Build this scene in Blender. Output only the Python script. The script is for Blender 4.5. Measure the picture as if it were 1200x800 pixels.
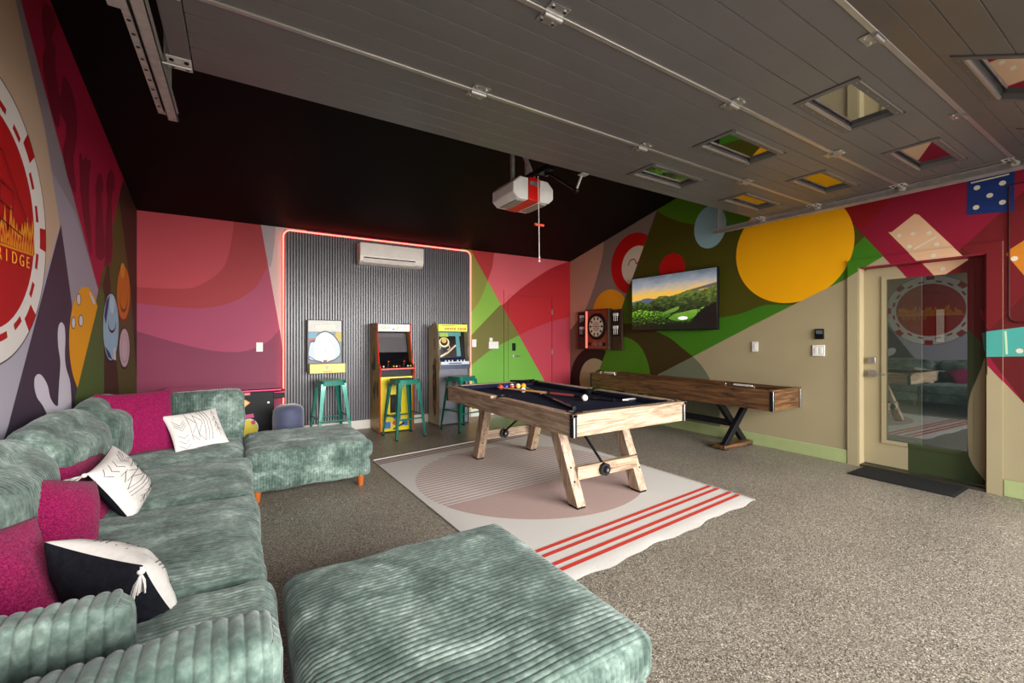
import bpy, bmesh, math, random
import numpy as np
from mathutils import Vector, Matrix
random.seed(7)
C = bpy.context.scene.collection
for o in list(bpy.data.objects): bpy.data.objects.remove(o)

# ------------------------------------------------------------------ camera
FPX, V0, EYE = 510.0, 396.0, 1.30
YAW = math.atan2(319, 510)
SN, CS = math.sin(YAW), math.cos(YAW)
cam_d = bpy.data.cameras.new('camera'); cam = bpy.data.objects.new('camera', cam_d); C.objects.link(cam)
cam.location = (0, 0, EYE); cam.rotation_euler = (math.pi/2, 0, -YAW)
cam_d.sensor_width = 36; cam_d.lens = FPX/1200*36; cam_d.shift_y = -(400-V0)/1200
cam_d.clip_start = 0.02
bpy.context.scene.camera = cam
sc = bpy.context.scene
sc.view_settings.view_transform = 'Standard'; sc.view_settings.look = 'None'
sc.view_settings.gamma = 1; sc.view_settings.use_curve_mapping = False
sc.view_settings.exposure = 0.12
# ------------------------------------------------------------------ sky and daylight
w = bpy.data.worlds.new('overcast_sky'); sc.world = w; w.use_nodes = True
bg = w.node_tree.nodes['Background']; bg.inputs[0].default_value = (0.93, 0.97, 1.0, 1); bg.inputs[1].default_value = 2.4
def area(name, loc, rot, sx, sy, power, col=(1,1,1)):
    l = bpy.data.lights.new(name, 'AREA'); l.shape = 'RECTANGLE'; l.size = sx; l.size_y = sy
    l.energy = power; l.color = col
    o = bpy.data.objects.new(name, l); C.objects.link(o); o.location = loc; o.rotation_euler = rot
    return o
# daylight from the open side beyond the garage doorway behind the camera
area('daylight_doorway', (3.7, -9.5, 3.6), (math.radians(84), 0, math.radians(7)), 12.0, 5.0, 4700, (1, .975, .945))

# ------------------------------------------------------------------ room numbers
XL, XR, YB, YF = -0.995, 5.35, 6.46, -0.45
ZB, SLOPE, YRIDGE = 2.755, 0.237, 3.0
def ray(u, v):
    d = u-600.0
    return FPX*SN+CS*d, FPX*CS-SN*d, V0-v
def onX(xx):                       # a mural point of a side wall (y, z)
    def f(u, v):
        x, y, z = ray(u, v); k = xx/x
        return (y*k, z*k+EYE)
    return f
def onY(yy):
    def f(u, v):
        x, y, z = ray(u, v); k = yy/y
        return (x*k, z*k+EYE)
    return f
LW, RW, BW = onX(XL), onX(XR), onY(YB)

# ------------------------------------------------------------------ materials
def lin(h, k=1.0):
    h = h.lstrip('#'); r = []
    for i in (0, 2, 4):
        c = int(h[i:i+2], 16)/255
        r.append((c/12.92 if c <= .04045 else ((c+.055)/1.055)**2.4)*k)
    return tuple(r)+(1,)
_m = {}
def nodes(name):
    m = bpy.data.materials.new(name); m.use_nodes = True
    nt = m.node_tree
    return m, nt, nt.nodes['Principled BSDF']
def N(nt, t, **kw):
    n = nt.nodes.new(t)
    for k, v in kw.items():
        if k in n.inputs: n.inputs[k].default_value = v
        else: setattr(n, k, v)
    return n
def ramp(nt, stops):
    r = nt.nodes.new('ShaderNodeValToRGB'); e = r.color_ramp.elements
    while len(e) > 1: e.remove(e[-1])
    e[0].position, e[0].color = stops[0]
    for p, c in stops[1:]:
        k = e.new(p); k.color = c
    return r
def mat(name, hexc, rough=.5, metal=0, var=.05, scale=9, bump=0, bscale=120, spec=.5, coat=0, emit=0, k=1.0, sheen=0):
    key = (name,)
    if key in _m: return _m[key]
    m, nt, b = nodes(name)
    c = lin(hexc, k)
    tc = N(nt, 'ShaderNodeTexCoord')
    no = N(nt, 'ShaderNodeTexNoise', Scale=scale, Detail=3.0)
    nt.links.new(tc.outputs['Object'], no.inputs['Vector'])
    lo = tuple(max(0, x*(1-var)) for x in c[:3])+(1,); hi = tuple(min(1, x*(1+var)) for x in c[:3])+(1,)
    r = ramp(nt, [(.3, lo), (.7, hi)])
    nt.links.new(no.outputs['Fac'], r.inputs[0]); nt.links.new(r.outputs[0], b.inputs['Base Color'])
    b.inputs['Roughness'].default_value = rough; b.inputs['Metallic'].default_value = metal
    b.inputs['Specular IOR Level'].default_value = spec; b.inputs['Coat Weight'].default_value = coat
    b.inputs['Sheen Weight'].default_value = sheen
    if emit:
        b.inputs['Emission Color'].default_value = c; b.inputs['Emission Strength'].default_value = emit
    if bump:
        n2 = N(nt, 'ShaderNodeTexNoise', Scale=bscale, Detail=4.0); nt.links.new(tc.outputs['Object'], n2.inputs['Vector'])
        bp = N(nt, 'ShaderNodeBump', Strength=bump, Distance=.003)
        nt.links.new(n2.outputs['Fac'], bp.inputs['Height']); nt.links.new(bp.outputs[0], b.inputs['Normal'])
    _m[key] = m
    return m
def paint_mat(hexc, k=1.0):
    return mat('wall_paint_'+hexc, hexc, rough=.55, var=.035, scale=2.0, bump=.08, bscale=160, spec=.35, k=k)
def wood(name, c_dark, c_mid, c_light, axis='x', rough=.5, fine=1.0):
    key = (name, axis)
    if key in _m: return _m[key]
    m, nt, b = nodes(name+'_'+axis)
    tc = N(nt, 'ShaderNodeTexCoord'); mp = N(nt, 'ShaderNodeMapping')
    s = [22*fine, 22*fine, 22*fine]; s['xyz'.index(axis)] = 1.6*fine
    mp.inputs['Scale'].default_value = s
    nt.links.new(tc.outputs['Object'], mp.inputs['Vector'])
    n1 = N(nt, 'ShaderNodeTexNoise', Scale=1.6, Detail=7.0, Roughness=.65, Distortion=1.2)
    nt.links.new(mp.outputs[0], n1.inputs['Vector'])
    r = ramp(nt, [(.30, lin(c_dark)), (.46, lin(c_mid)), (.62, lin(c_light)), (.8, lin(c_mid))])
    nt.links.new(n1.outputs['Fac'], r.inputs[0])
    n2 = N(nt, 'ShaderNodeTexNoise', Scale=9.0, Detail=4.0, Roughness=.7); nt.links.new(mp.outputs[0], n2.inputs['Vector'])
    r2 = ramp(nt, [(.36, (.55, .55, .55, 1)), (.46, (1, 1, 1, 1))]); nt.links.new(n2.outputs['Fac'], r2.inputs[0])
    mx = N(nt, 'ShaderNodeMix', data_type='RGBA', blend_type='MULTIPLY'); mx.inputs[0].default_value = .6
    nt.links.new(r.outputs[0], mx.inputs[6]); nt.links.new(r2.outputs[0], mx.inputs[7])
    nt.links.new(mx.outputs[2], b.inputs['Base Color'])
    b.inputs['Roughness'].default_value = rough
    bp = N(nt, 'ShaderNodeBump', Strength=.25, Distance=.002); nt.links.new(n2.outputs['Fac'], bp.inputs['Height'])
    nt.links.new(bp.outputs[0], b.inputs['Normal'])
    _m[key] = m
    return m
def oak(a='x'): return wood('weathered_oak', '#5f4937', '#947a62', '#b8a088', a, .5)
def walnut(a='y'): return wood('brown_walnut', '#2a1a10', '#553823', '#7d5835', a, .42)
BLACK = mat('black_metal', '#17171a', .45, 0.4)
DARK = mat('black_plastic', '#0d0d0f', .5, spec=.25)
STEEL = mat('galvanised_steel', '#b9b7b4', .38, .85, var=.12, scale=14)
CHROME = mat('chrome', '#d8d8d8', .15, 1.0)
WHITE = mat('white_plastic', '#e9e6e0', .4)
def glow(name, hexc, strength):
    m, nt, b = nodes(name); c = lin(hexc)
    b.inputs['Base Color'].default_value = c; b.inputs['Emission Color'].default_value = c
    b.inputs['Emission Strength'].default_value = strength
    return m
def velvet():
    m, nt, b = nodes('green_corduroy_velvet')
    tc = N(nt, 'ShaderNodeTexCoord')
    n1 = N(nt, 'ShaderNodeTexNoise', Scale=4.5, Detail=5.0, Roughness=.62, Distortion=.6); nt.links.new(tc.outputs['Object'], n1.inputs['Vector'])
    n2 = N(nt, 'ShaderNodeTexNoise', Scale=38.0, Detail=3.0, Roughness=.6); nt.links.new(tc.outputs['Object'], n2.inputs['Vector'])
    ad = N(nt, 'ShaderNodeMath', operation='MULTIPLY_ADD'); ad.inputs[1].default_value = .45
    nt.links.new(n2.outputs['Fac'], ad.inputs[0])
    sb = N(nt, 'ShaderNodeMath', operation='SUBTRACT'); sb.inputs[1].default_value = .22
    nt.links.new(n1.outputs['Fac'], sb.inputs[0]); nt.links.new(sb.outputs[0], ad.inputs[2])
    r = ramp(nt, [(.28, lin('#2d3c35')), (.45, lin('#495a52')), (.58, lin('#66776e')), (.74, lin('#92a299'))])
    nt.links.new(ad.outputs[0], r.inputs[0]); nt.links.new(r.outputs[0], b.inputs['Base Color'])
    b.inputs['Roughness'].default_value = .8; b.inputs['Sheen Weight'].default_value = .35; b.inputs['Sheen Roughness'].default_value = .4
    b.inputs['Specular IOR Level'].default_value = .2
    n3 = N(nt, 'ShaderNodeTexNoise', Scale=420.0, Detail=2.0); nt.links.new(tc.outputs['Object'], n3.inputs['Vector'])
    bp = N(nt, 'ShaderNodeBump', Strength=.35, Distance=.002); nt.links.new(n3.outputs['Fac'], bp.inputs['Height'])
    nt.links.new(bp.outputs[0], b.inputs['Normal'])
    return m
VELVET = velvet()
def floor_mat():
    m, nt, b = nodes('flaked_epoxy_floor')
    tc = N(nt, 'ShaderNodeTexCoord')
    v = N(nt, 'ShaderNodeTexVoronoi', Scale=240.0); nt.links.new(tc.outputs['Object'], v.inputs['Vector'])
    sp = N(nt, 'ShaderNodeSeparateColor'); nt.links.new(v.outputs['Color'], sp.inputs[0])
    r = ramp(nt, [(0, lin('#2c2824')), (.12, lin('#5d564b')), (.3, lin('#80776a')), (.55, lin('#978e7f')), (.78, lin('#b1a898')), (.93, lin('#ddd6c7'))])
    r.color_ramp.interpolation = 'CONSTANT'
    nt.links.new(sp.outputs[0], r.inputs[0])
    n = N(nt, 'ShaderNodeTexNoise', Scale=1.2, Detail=3.0); nt.links.new(tc.outputs['Object'], n.inputs['Vector'])
    r2 = ramp(nt, [(.3, (.8, .79, .78, 1)), (.7, (1, 1, 1, 1))]); nt.links.new(n.outputs['Fac'], r2.inputs[0])
    mx = N(nt, 'ShaderNodeMix', data_type='RGBA', blend_type='MULTIPLY'); mx.inputs[0].default_value = 1
    nt.links.new(r.outputs[0], mx.inputs[6]); nt.links.new(r2.outputs[0], mx.inputs[7])
    nt.links.new(mx.outputs[2], b.inputs['Base Color'])
    b.inputs['Roughness'].default_value = .42
    bp = N(nt, 'ShaderNodeBump', Strength=.15, Distance=.001); nt.links.new(sp.outputs[1], bp.inputs['Height'])
    nt.links.new(bp.outputs[0], b.inputs['Normal'])
    return m
def glass_mat(name, tint, refl, rough=.03, trans=.35):
    m, nt, b = nodes(name)
    nt.nodes.remove(b); out = nt.nodes['Material Output']
    g = N(nt, 'ShaderNodeBsdfGlossy'); g.inputs['Color'].default_value = (.95, .97, .96, 1); g.inputs['Roughness'].default_value = rough
    t = N(nt, 'ShaderNodeBsdfTransparent'); t.inputs['Color'].default_value = lin(tint)
    f = N(nt, 'ShaderNodeFresnel', IOR=1.5)
    a = N(nt, 'ShaderNodeMath', operation='MULTIPLY_ADD', use_clamp=True); a.inputs[1].default_value = 1-refl; a.inputs[2].default_value = refl
    nt.links.new(f.outputs[0], a.inputs[0])
    mx = N(nt, 'ShaderNodeMixShader'); nt.links.new(a.outputs[0], mx.inputs[0])
    nt.links.new(t.outputs[0], mx.inputs[1]); nt.links.new(g.outputs[0], mx.inputs[2]); nt.links.new(mx.outputs[0], out.inputs[0])
    return m

# ------------------------------------------------------------------ mesh helpers
class MB:
    def __init__(s): s.v = []; s.f = []; s.mi = []; s.mats = []
    def m(s, material):
        if material not in s.mats: s.mats.append(material)
        return s.mats.index(material)
    def add(s, vs, fs, material):
        n = len(s.v); i = s.m(material); s.v += [tuple(v) for v in vs]
        for f in fs: s.f.append(tuple(k+n for k in f)); s.mi.append(i)
        return s
    def box(s, x0, x1, y0, y1, z0, z1, material, M=None):
        vs = [(x0,y0,z0),(x1,y0,z0),(x1,y1,z0),(x0,y1,z0),(x0,y0,z1),(x1,y0,z1),(x1,y1,z1),(x0,y1,z1)]
        if M is not None: vs = [tuple(M @ Vector(v)) for v in vs]
        return s.add(vs, [(0,3,2,1),(4,5,6,7),(0,1,5,4),(1,2,6,5),(2,3,7,6),(3,0,4,7)], material)
    def hexa(s, bottom, top, material):   # four bottom and four top corners
        return s.add(list(bottom)+list(top), [(0,3,2,1),(4,5,6,7),(0,1,5,4),(1,2,6,5),(2,3,7,6),(3,0,4,7)], material)
    def cyl(s, p0, p1, r0, r1, material, n=16, caps=True):
        p0, p1 = Vector(p0), Vector(p1); d = (p1-p0).normalized()
        a = d.orthogonal().normalized(); b = d.cross(a)
        vs = [tuple(p+(a*math.cos(t)+b*math.sin(t))*r) for p, r in ((p0,r0),(p1,r1)) for t in [2*math.pi*i/n for i in range(n)]]
        fs = [(i, (i+1)%n, n+(i+1)%n, n+i) for i in range(n)]
        if caps: fs += [tuple(range(n-1,-1,-1)), tuple(range(n, 2*n))]
        return s.add(vs, fs, material)
    def tube(s, pts, r, material, n=8, closed=False):
        pts = [Vector(p) for p in pts]; k = len(pts); vs = []; fs = []; a = None
        for i, p in enumerate(pts):
            q0 = pts[(i-1) % k] if (closed or i) else pts[0]; q1 = pts[(i+1) % k] if (closed or i < k-1) else pts[-1]
            d = (q1-q0).normalized()
            a = d.orthogonal().normalized() if a is None else (a-d*a.dot(d)).normalized()
            b = d.cross(a)
            vs += [tuple(p+(a*math.cos(t)+b*math.sin(t))*r) for t in [2*math.pi*j/n for j in range(n)]]
        for i in range(k if closed else k-1):
            for j in range(n):
                i2 = (i+1) % k
                fs.append((i*n+j, i*n+(j+1)%n, i2*n+(j+1)%n, i2*n+j))
        if not closed: fs += [tuple(range(n-1,-1,-1)), tuple(range((k-1)*n, k*n))]
        return s.add(vs, fs, material)
    def lathe(s, prof, material, n=24, origin=(0,0,0)):
        ox, oy, oz = origin; vs = []; fs = []
        for r, z in prof: vs += [(ox+r*math.cos(2*math.pi*i/n), oy+r*math.sin(2*math.pi*i/n), oz+z) for i in range(n)]
        for k in range(len(prof)-1):
            for i in range(n): fs.append((k*n+i, k*n+(i+1)%n, (k+1)*n+(i+1)%n, (k+1)*n+i))
        fs += [tuple(range(n-1,-1,-1)), tuple(range((len(prof)-1)*n, len(prof)*n))]
        return s.add(vs, fs, material)
    def prism(s, poly, a0, a1, axis, material):   # a polygon swept along an axis
        def P(p, a):
            return {'x': (a, p[0], p[1]), 'y': (p[0], a, p[1]), 'z': (p[0], p[1], a)}[axis]
        n = len(poly); vs = [P(p, a0) for p in poly]+[P(p, a1) for p in poly]
        return s.add(vs, [tuple(range(n-1,-1,-1)), tuple(range(n, 2*n))]+[(i,(i+1)%n,n+(i+1)%n,n+i) for i in range(n)], material)
    def sphere(s, c, r, material, nu=16, nv=10, sc=(1,1,1)):
        prof = [(r*math.sin(math.pi*(k+.02)/(nv+.04)), -r*math.cos(math.pi*(k+.02)/(nv+.04))) for k in range(nv+1)]
        t = MB(); t.lathe(prof, material, nu)
        return s.add([(c[0]+v[0]*sc[0], c[1]+v[1]*sc[1], c[2]+v[2]*sc[2]) for v in t.v], t.f, material)
    def build(s, name, parent=None, bevel=0, smooth=True, angle=38, recalc=True):
        me = bpy.data.meshes.new(name); me.from_pydata(s.v, [], s.f)
        for m in s.mats: me.materials.append(m)
        me.polygons.foreach_set('material_index', s.mi)
        if recalc:
            bm = bmesh.new(); bm.from_mesh(me); bmesh.ops.recalc_face_normals(bm, faces=bm.faces); bm.to_mesh(me); bm.free()
        if smooth:
            me.polygons.foreach_set('use_smooth', [True]*len(me.polygons)); me.set_sharp_from_angle(angle=math.radians(angle))
        o = bpy.data.objects.new(name, me); C.objects.link(o)
        if parent is not None: attach(o, parent)
        if bevel:
            b = o.modifiers.new('bevel', 'BEVEL'); b.width = bevel; b.segments = 2; b.limit_method = 'ANGLE'; b.angle_limit = math.radians(40)
        return o
def world_loc(o):
    l = Vector((0,0,0))
    while o is not None: l += Vector(o.location); o = o.parent
    return l
def attach(o, parent):          # vertices are in room coordinates: keep them there under an unrotated thing
    o.parent = parent
    off = world_loc(parent)
    if off.length > 1e-9 and not parent.get('local'):
        o.data.transform(Matrix.Translation(-off))
def tag(o, label=None, cat=None, group=None, kind=None):
    for k, v in (('label', label), ('category', cat), ('group', group), ('kind', kind)):
        if v: o[k] = v
    return o
def thing(name, loc, label=None, cat=None, group=None, kind=None, local=False):
    o = bpy.data.objects.new(name, None); C.objects.link(o); o.location = loc; o.empty_display_size = .1
    if local: o['local'] = 1
    return tag(o, label, cat, group, kind)
def copy_tree(o, parent=None):
    c = o.copy(); C.objects.link(c)
    if parent is not None: c.parent = parent
    for ch in list(o.children): copy_tree(ch, c)
    return c
def spline(pts, n=8, closed=False):
    out = []; k = len(pts)
    g = (lambda i: pts[i % k]) if closed else (lambda i: pts[max(0, min(k-1, i))])
    for i in range(k if closed else k-1):
        p0, p1, p2, p3 = g(i-1), g(i), g(i+1), g(i+2)
        for j in range(n):
            t = j/n
            out.append(tuple(.5*((2*b)+(c-a)*t+(2*a-5*b+4*c-d)*t*t+(3*b-a-3*c+d)*t**3) for a, b, c, d in zip(p0, p1, p2, p3)))
    if not closed: out.append(tuple(pts[-1]))
    return out
def circle(cx, cy, rx, ry=None, n=48, rot=0):
    ry = ry or rx; o = []
    for i in range(n):
        t = 2*math.pi*i/n; a, b = rx*math.cos(t), ry*math.sin(t)
        o.append((cx+a*math.cos(rot)-b*math.sin(rot), cy+a*math.sin(rot)+b*math.cos(rot)))
    return o
def arcpts(cx, cy, r, a0, a1, n=12):
    return [(cx+r*math.cos(math.radians(a0+(a1-a0)*i/n)), cy+r*math.sin(math.radians(a0+(a1-a0)*i/n))) for i in range(n+1)]
def clip(poly, rect):
    x0, x1, y0, y1 = rect
    for ax, val, keep in ((0, x0, 1), (0, x1, -1), (1, y0, 1), (1, y1, -1)):
        out = []; n = len(poly)
        for i in range(n):
            a, b = poly[i], poly[(i+1) % n]
            da, db = (a[ax]-val)*keep, (b[ax]-val)*keep
            if da >= 0: out.append(a)
            if (da >= 0) != (db >= 0):
                t = da/(da-db); out.append((a[0]+(b[0]-a[0])*t, a[1]+(b[1]-a[1])*t))
        poly = out
        if len(poly) < 3: return []
    return poly
def area2(p): return abs(sum(p[i][0]*p[(i+1)%len(p)][1]-p[(i+1)%len(p)][0]*p[i][1] for i in range(len(p))))/2

# ------------------------------------------------------------------ floor, ceiling, outside
FL = floor_mat()
tag(MB().box(XL-.15, XR+.15, YF-.1, YB+.15, -.12, 0, FL).build('floor', smooth=False), kind='structure')
tag(MB().box(-14, 18, -22, YF-.1, -.14, -.02, mat('concrete_driveway', '#b5b0a8', .8, var=.1, scale=3, bump=.3)).build('floor_driveway', smooth=False), kind='structure')
BLK_CEIL = mat('black_ceiling_paint', '#0b0a09', .6, var=.05, spec=.15)
zr = ZB+SLOPE*(YB-YRIDGE); zf = zr-SLOPE*(YRIDGE-YF)
cm = MB()
cm.prism([(YB+.15, ZB-SLOPE*.15), (YRIDGE, zr), (YF-.1, zf-SLOPE*.1), (YF-.1, zf+.1), (YRIDGE, zr+.15), (YB+.15, ZB+.1)], XL-.15, XR+.15, 'x', BLK_CEIL)
tag(cm.build('ceiling', smooth=False), kind='structure')
# front wall with the garage opening
gw = mat('front_wall_paint', '#8f8a84', .7)
fm = MB()
fm.box(XL-.15, -.3, YF-.1, YF, 0, 3.4, gw); fm.box(5.15, XR+.15, YF-.1, YF, 0, 3.4, gw); fm.box(-.3, 5.15, YF-.1, YF, 2.45, 3.4, gw)
tag(fm.build('wall_front', smooth=False), kind='structure')

def emit(mb, mural, rects, place, step=.00015):
    for i, (poly, m) in enumerate(mural):
        for r in rects:
            c = clip(poly, r)
            if len(c) >= 3 and area2(c) > 1e-6:
                mb.add([place(a, b, i*step) for a, b in c], [tuple(range(len(c)))], m)
def emit_motif(name, parent, mural, rects, place, lvl, step=.00015):
    mb = MB()
    for i, (poly, m) in enumerate(mural):
        for r in rects:
            c = clip(poly, r)
            if len(c) >= 3 and area2(c) > 1e-7:
                mb.add([place(a, b, (lvl+i)*step) for a, b in c], [tuple(range(len(c)))], m)
    return mb.build(name, parent, smooth=False, recalc=False)
P = paint_mat
def px(f, *pts): return [f(u, v) for u, v in pts]

# ------------------------------------------------------------------ left wall and its mural
roofY = lambda y: ZB+SLOPE*(YB-max(y, YRIDGE))-(SLOPE*(YRIDGE-y) if y < YRIDGE else 0)
side = [(YB, 0), (YB, ZB), (YRIDGE, zr), (YF, zf), (YF, 0)]
L = lambda *p: px(LW, *p)
left = [
    (side, P('#a8978c')),
    (L((-500, -900), (11, -30), (36, 80), (52, 150), (70, 265), (58, 325), (-500, 700)), P('#bfa48c')),
    (L((-500, 420), (50, 330), (71, 263), (9, 500), (-60, 760), (-700, 760)), P('#a8a3b0')),
    (L((-10, -130), (8, -60), (24, 0), (114, 337), (116, 345), (84, 356), (71, 262), (52, 150), (36, 80), (11, -30)), P('#8b8088')),
    (L((60, 200), (88, 250), (115, 340), (114, 356), (84, 360), (71, 262)), P('#9a93a0')),
    (L((71, 263), (84, 356), (84, 430), (96, 480), (100, 560), (60, 700), (-200, 980), (-60, 700), (9, 500)), P('#3a3040')),
    (L((-30, -202), (24, 0), (70, 172), (115, 340), (126, 292), (144, 212), (160, 240), (60, -10), (-60, -400)), P('#a5173f')),
    (L((115, 340), (144, 210), (150, 222), (162, 244), (162, 640), (85, 640), (87.5, 466)), P('#4c5320')),
    (L((120, 333), (127, 305), (139, 455), (139, 640), (121, 640)), P('#392a16')),
    (L((119, 334), (122, 346), (121.5, 455), (120, 640), (86, 640), (87.5, 466)), P('#45602a')),
    (L((139, 232), (144, 211), (162, 243), (162, 470), (152, 330)), P('#35271a')),
]
def chess(pts): return L(*spline([(float(a), float(b)) for a, b in pts], 4, True))
z1 = lambda *p: [(a/2.667, b/2.667) for a, b in p]
DR = P('#76102a')
chess_m = [
    (chess(z1((140,10),(165,35),(172,80),(160,120),(172,150),(170,190),(178,260),(186,330),(180,400),(160,350),(140,250),(132,180),(142,140),(132,90),(130,40))), DR),
    (chess(z1((198,238),(222,280),(238,350),(238,430),(228,500),(236,600),(215,570),(196,480),(206,400),(186,350),(180,310),(190,290))), DR),
    (L(*z1((245,482),(252,476),(256,500),(262,498),(266,484),(272,500),(279,496),(283,515),(278,540),(276,640),(284,720),(284,800),(262,700),(250,600),(248,540))), DR),
    (chess(z1((308,542),(318,556),(322,590),(316,612),(320,680),(326,800),(300,800),(298,700),(300,620),(296,590))), DR),
    (chess(z1((345,528),(354,546),(356,590),(348,610),(348,680),(350,800),(330,830),(330,700),(336,620),(330,590),(336,550))), DR),
]
# red and white poker chip: centre and radii on the wall, metres
KY, KZ, KR, KI = 3.008, 1.872, .704, .532
CW, CR, CK, CG = P('#d9d2cc'), P('#a80d10'), P('#1c171a'), P('#e08a1c')
chip = [(circle(KY, KZ, KR+.008, n=72), CK), (circle(KY, KZ, KR, n=72), CW), (circle(KY, KZ, KI, n=72), CR)]
def ringseg(r0, r1, a0, a1): return arcpts(KY, KZ, r0, a0, a1, 6)+arcpts(KY, KZ, r1, a1, a0, 6)
for k in range(8):
    a = 1+45*k-45
    chip.append((ringseg(.615, KR, a-5.5, a+5.5), CR))
    for d in (13, 31): chip.append((ringseg(.565, .60, a+d-4.5, a+d+4.5), CR))
def stroke(pts, wd):                    # a painted line of constant width
    out = []
    for s in (1, -1):
        row = []
        for i, p in enumerate(pts):
            q0, q1 = pts[max(i-1, 0)], pts[min(i+1, len(pts)-1)]
            dx, dy = q1[0]-q0[0], q1[1]-q0[1]; l = math.hypot(dx, dy) or 1
            row.append((p[0]-dy/l*wd*s/2, p[1]+dx/l*wd*s/2))
        out += row if s == 1 else row[::-1]
    return out
rr = random.Random(3)
chip.append((stroke([(2.5, 1.762), (3.05, 1.758), (3.53, 1.768)], .012), CG))
for k in range(30):                     # line-drawn trees above the line
    y = 2.56+.033*k; hgt = .05+.17*rr.random()
    if (y-KY)**2 > .5**2: continue
    wd = .020+.012*rr.random()
    for f, c in ((1.0, CG), (.62, CR), (.36, CG)):
        chip.append(([(y-wd*f, 1.768), (y-wd*f*.75, 1.768+hgt*f*.55), (y, 1.768+hgt*f), (y+wd*f*.75, 1.768+hgt*f*.5), (y+wd*f, 1.768)], c))
for p in ([(2.6, 2.0), (2.85, 2.22), (3.12, 2.22), (3.42, 1.93)], [(3.1, 1.97), (3.24, 1.95), (3.24, 2.05), (3.1, 2.07), (3.1, 1.97)], [(3.0, 1.9), (3.36, 1.84)]):
    chip.append((stroke(p, .007), P('#560a0c')))
z2 = lambda *p: [(a/3.2, 250+b/3.2) for a, b in p]
PIN = P('#cbc5d0')
pins = [(chess(z2((228,408),(240,425),(243,470),(241,530),(246,580),(262,640),(266,760),(262,860),(240,960),(214,860),(214,760),(216,700),(219,640),(224,560),(216,500),(214,450),(218,420))), PIN),
        (chess(z2((142,602),(158,612),(176,645),(186,690),(205,720),(224,724),(238,760),(216,800),(212,900),(170,860),(180,780),(160,725),(136,690),(126,650),(128,615))), PIN)]
ball = circle(4.545, 1.285, .405)
ballc = []
edge = L((120, 334), (87.5, 466))          # the straight edge that cuts the ball off
def halfplane(poly, a, b, keep=1):
    out = []; n = len(poly)
    sgn = lambda p: ((b[0]-a[0])*(p[1]-a[1])-(b[1]-a[1])*(p[0]-a[0]))*keep
    for i in range(n):
        p, q = poly[i], poly[(i+1) % n]; d0, d1 = sgn(p), sgn(q)
        if d0 >= 0: out.append(p)
        if (d0 >= 0) != (d1 >= 0):
            t = d0/(d0-d1); out.append((p[0]+(q[0]-p[0])*t, p[1]+(q[1]-p[1])*t))
    return out
YEL = P('#e39a0c')
ballp = halfplane(ball, edge[0], edge[1], -1)
bowling = [(ballp, YEL)]
for (a, b, r1, r2) in ((293, 322, 7, 20), (273, 410, 7, 20), (301, 402, 7, 20)):
    bowling += [(L(*circle(a/3.2, 250+b/3.2, (r1+2)/3.2, (r2+3)/3.2)), CK), (L(*circle(a/3.2, 250+b/3.2, r1/3.2, r2/3.2)), PIN)]
bowling.append((L(*z2((330,294),(338,298),(354,330),(354,342),(346,338))), PIN))
OR, ORD, BL, BLD, LI = P('#c9741c'), P('#7d3d0c'), P('#93bcd0'), P('#1f2f66'), P('#c9b5bd')
def oval(cx, cy, rx, ry): return L(*circle(cx, cy, rx, ry))
ovals_o = [(oval(144.4, 345, 8.3, 33), ORD), (oval(144.2, 343, 7.7, 31), OR), (oval(144.4, 352, 4.6, 14), ORD), (oval(144.4, 350, 4.2, 12), OR), (oval(143.2, 317, 2.6, 9), P('#e0932e'))]
ovals_b = [(oval(129.6, 384, 9.8, 41), CK), (oval(129.4, 383, 9.2, 39), BL), (L((121.5, 370), (124, 352), (128, 346), (126, 362), (123.5, 380)), BLD), (L((122, 405), (128, 413), (131, 422), (126, 418)), BLD),
           (oval(130.8, 356, 3, 11), P('#b2d2e0')), (oval(130.6, 379, 4.6, 11), CK), (oval(130.6, 377, 4.3, 10), BL), (L((132, 408), (135.2, 407), (135.2, 422), (132, 421)), PIN)]
ovals_l = [(oval(145.3, 408, 6.6, 24.5), CK), (oval(145.3, 407.5, 6, 22.5), LI), (oval(145.3, 408, 4, 17), P('#a8949c')), (oval(145.3, 407.4, 3.7, 15.8), LI)]
BIG = (-40, 40, -40, 40)
placeL = lambda a, b, d: (XL+.0008+d, a, b)
mb = MB(); mb.prism(side, XL-.15, XL, 'x', P('#a8978c'))
SIDE_RECTS = [(YF, YB, 0, 6)]
def roofclip(poly):           # keep paint under the sloping ceiling
    a = halfplane(poly, (YB, ZB), (YRIDGE, zr), 1) if True else poly
    return a
sgn_test = halfplane([(4, 1), (4.1, 1), (4.1, 1.1)], (YB, ZB), (YRIDGE, zr), 1)
RS = 1 if len(sgn_test) >= 3 else -1
def roofclip(poly): 
    poly = halfplane(poly, (YB, ZB), (YRIDGE, zr), RS)
    return halfplane(poly, (YRIDGE, zr), (YF, zf), RS) if len(poly) > 2 else poly
emit(mb, [(roofclip(p), m) for p, m in left], SIDE_RECTS, placeL)
wall_left = tag(mb.build('wall_left', smooth=False, recalc=False), kind='structure')
emit_motif('painted_chess_pieces', wall_left, [(roofclip(p), m) for p, m in chess_m], SIDE_RECTS, placeL, 14)
pc = tag(emit_motif('painted_poker_chip', wall_left, chip, SIDE_RECTS, placeL, 36, .00008), 'red and white painted poker chip with orange trees and lettering')
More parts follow.
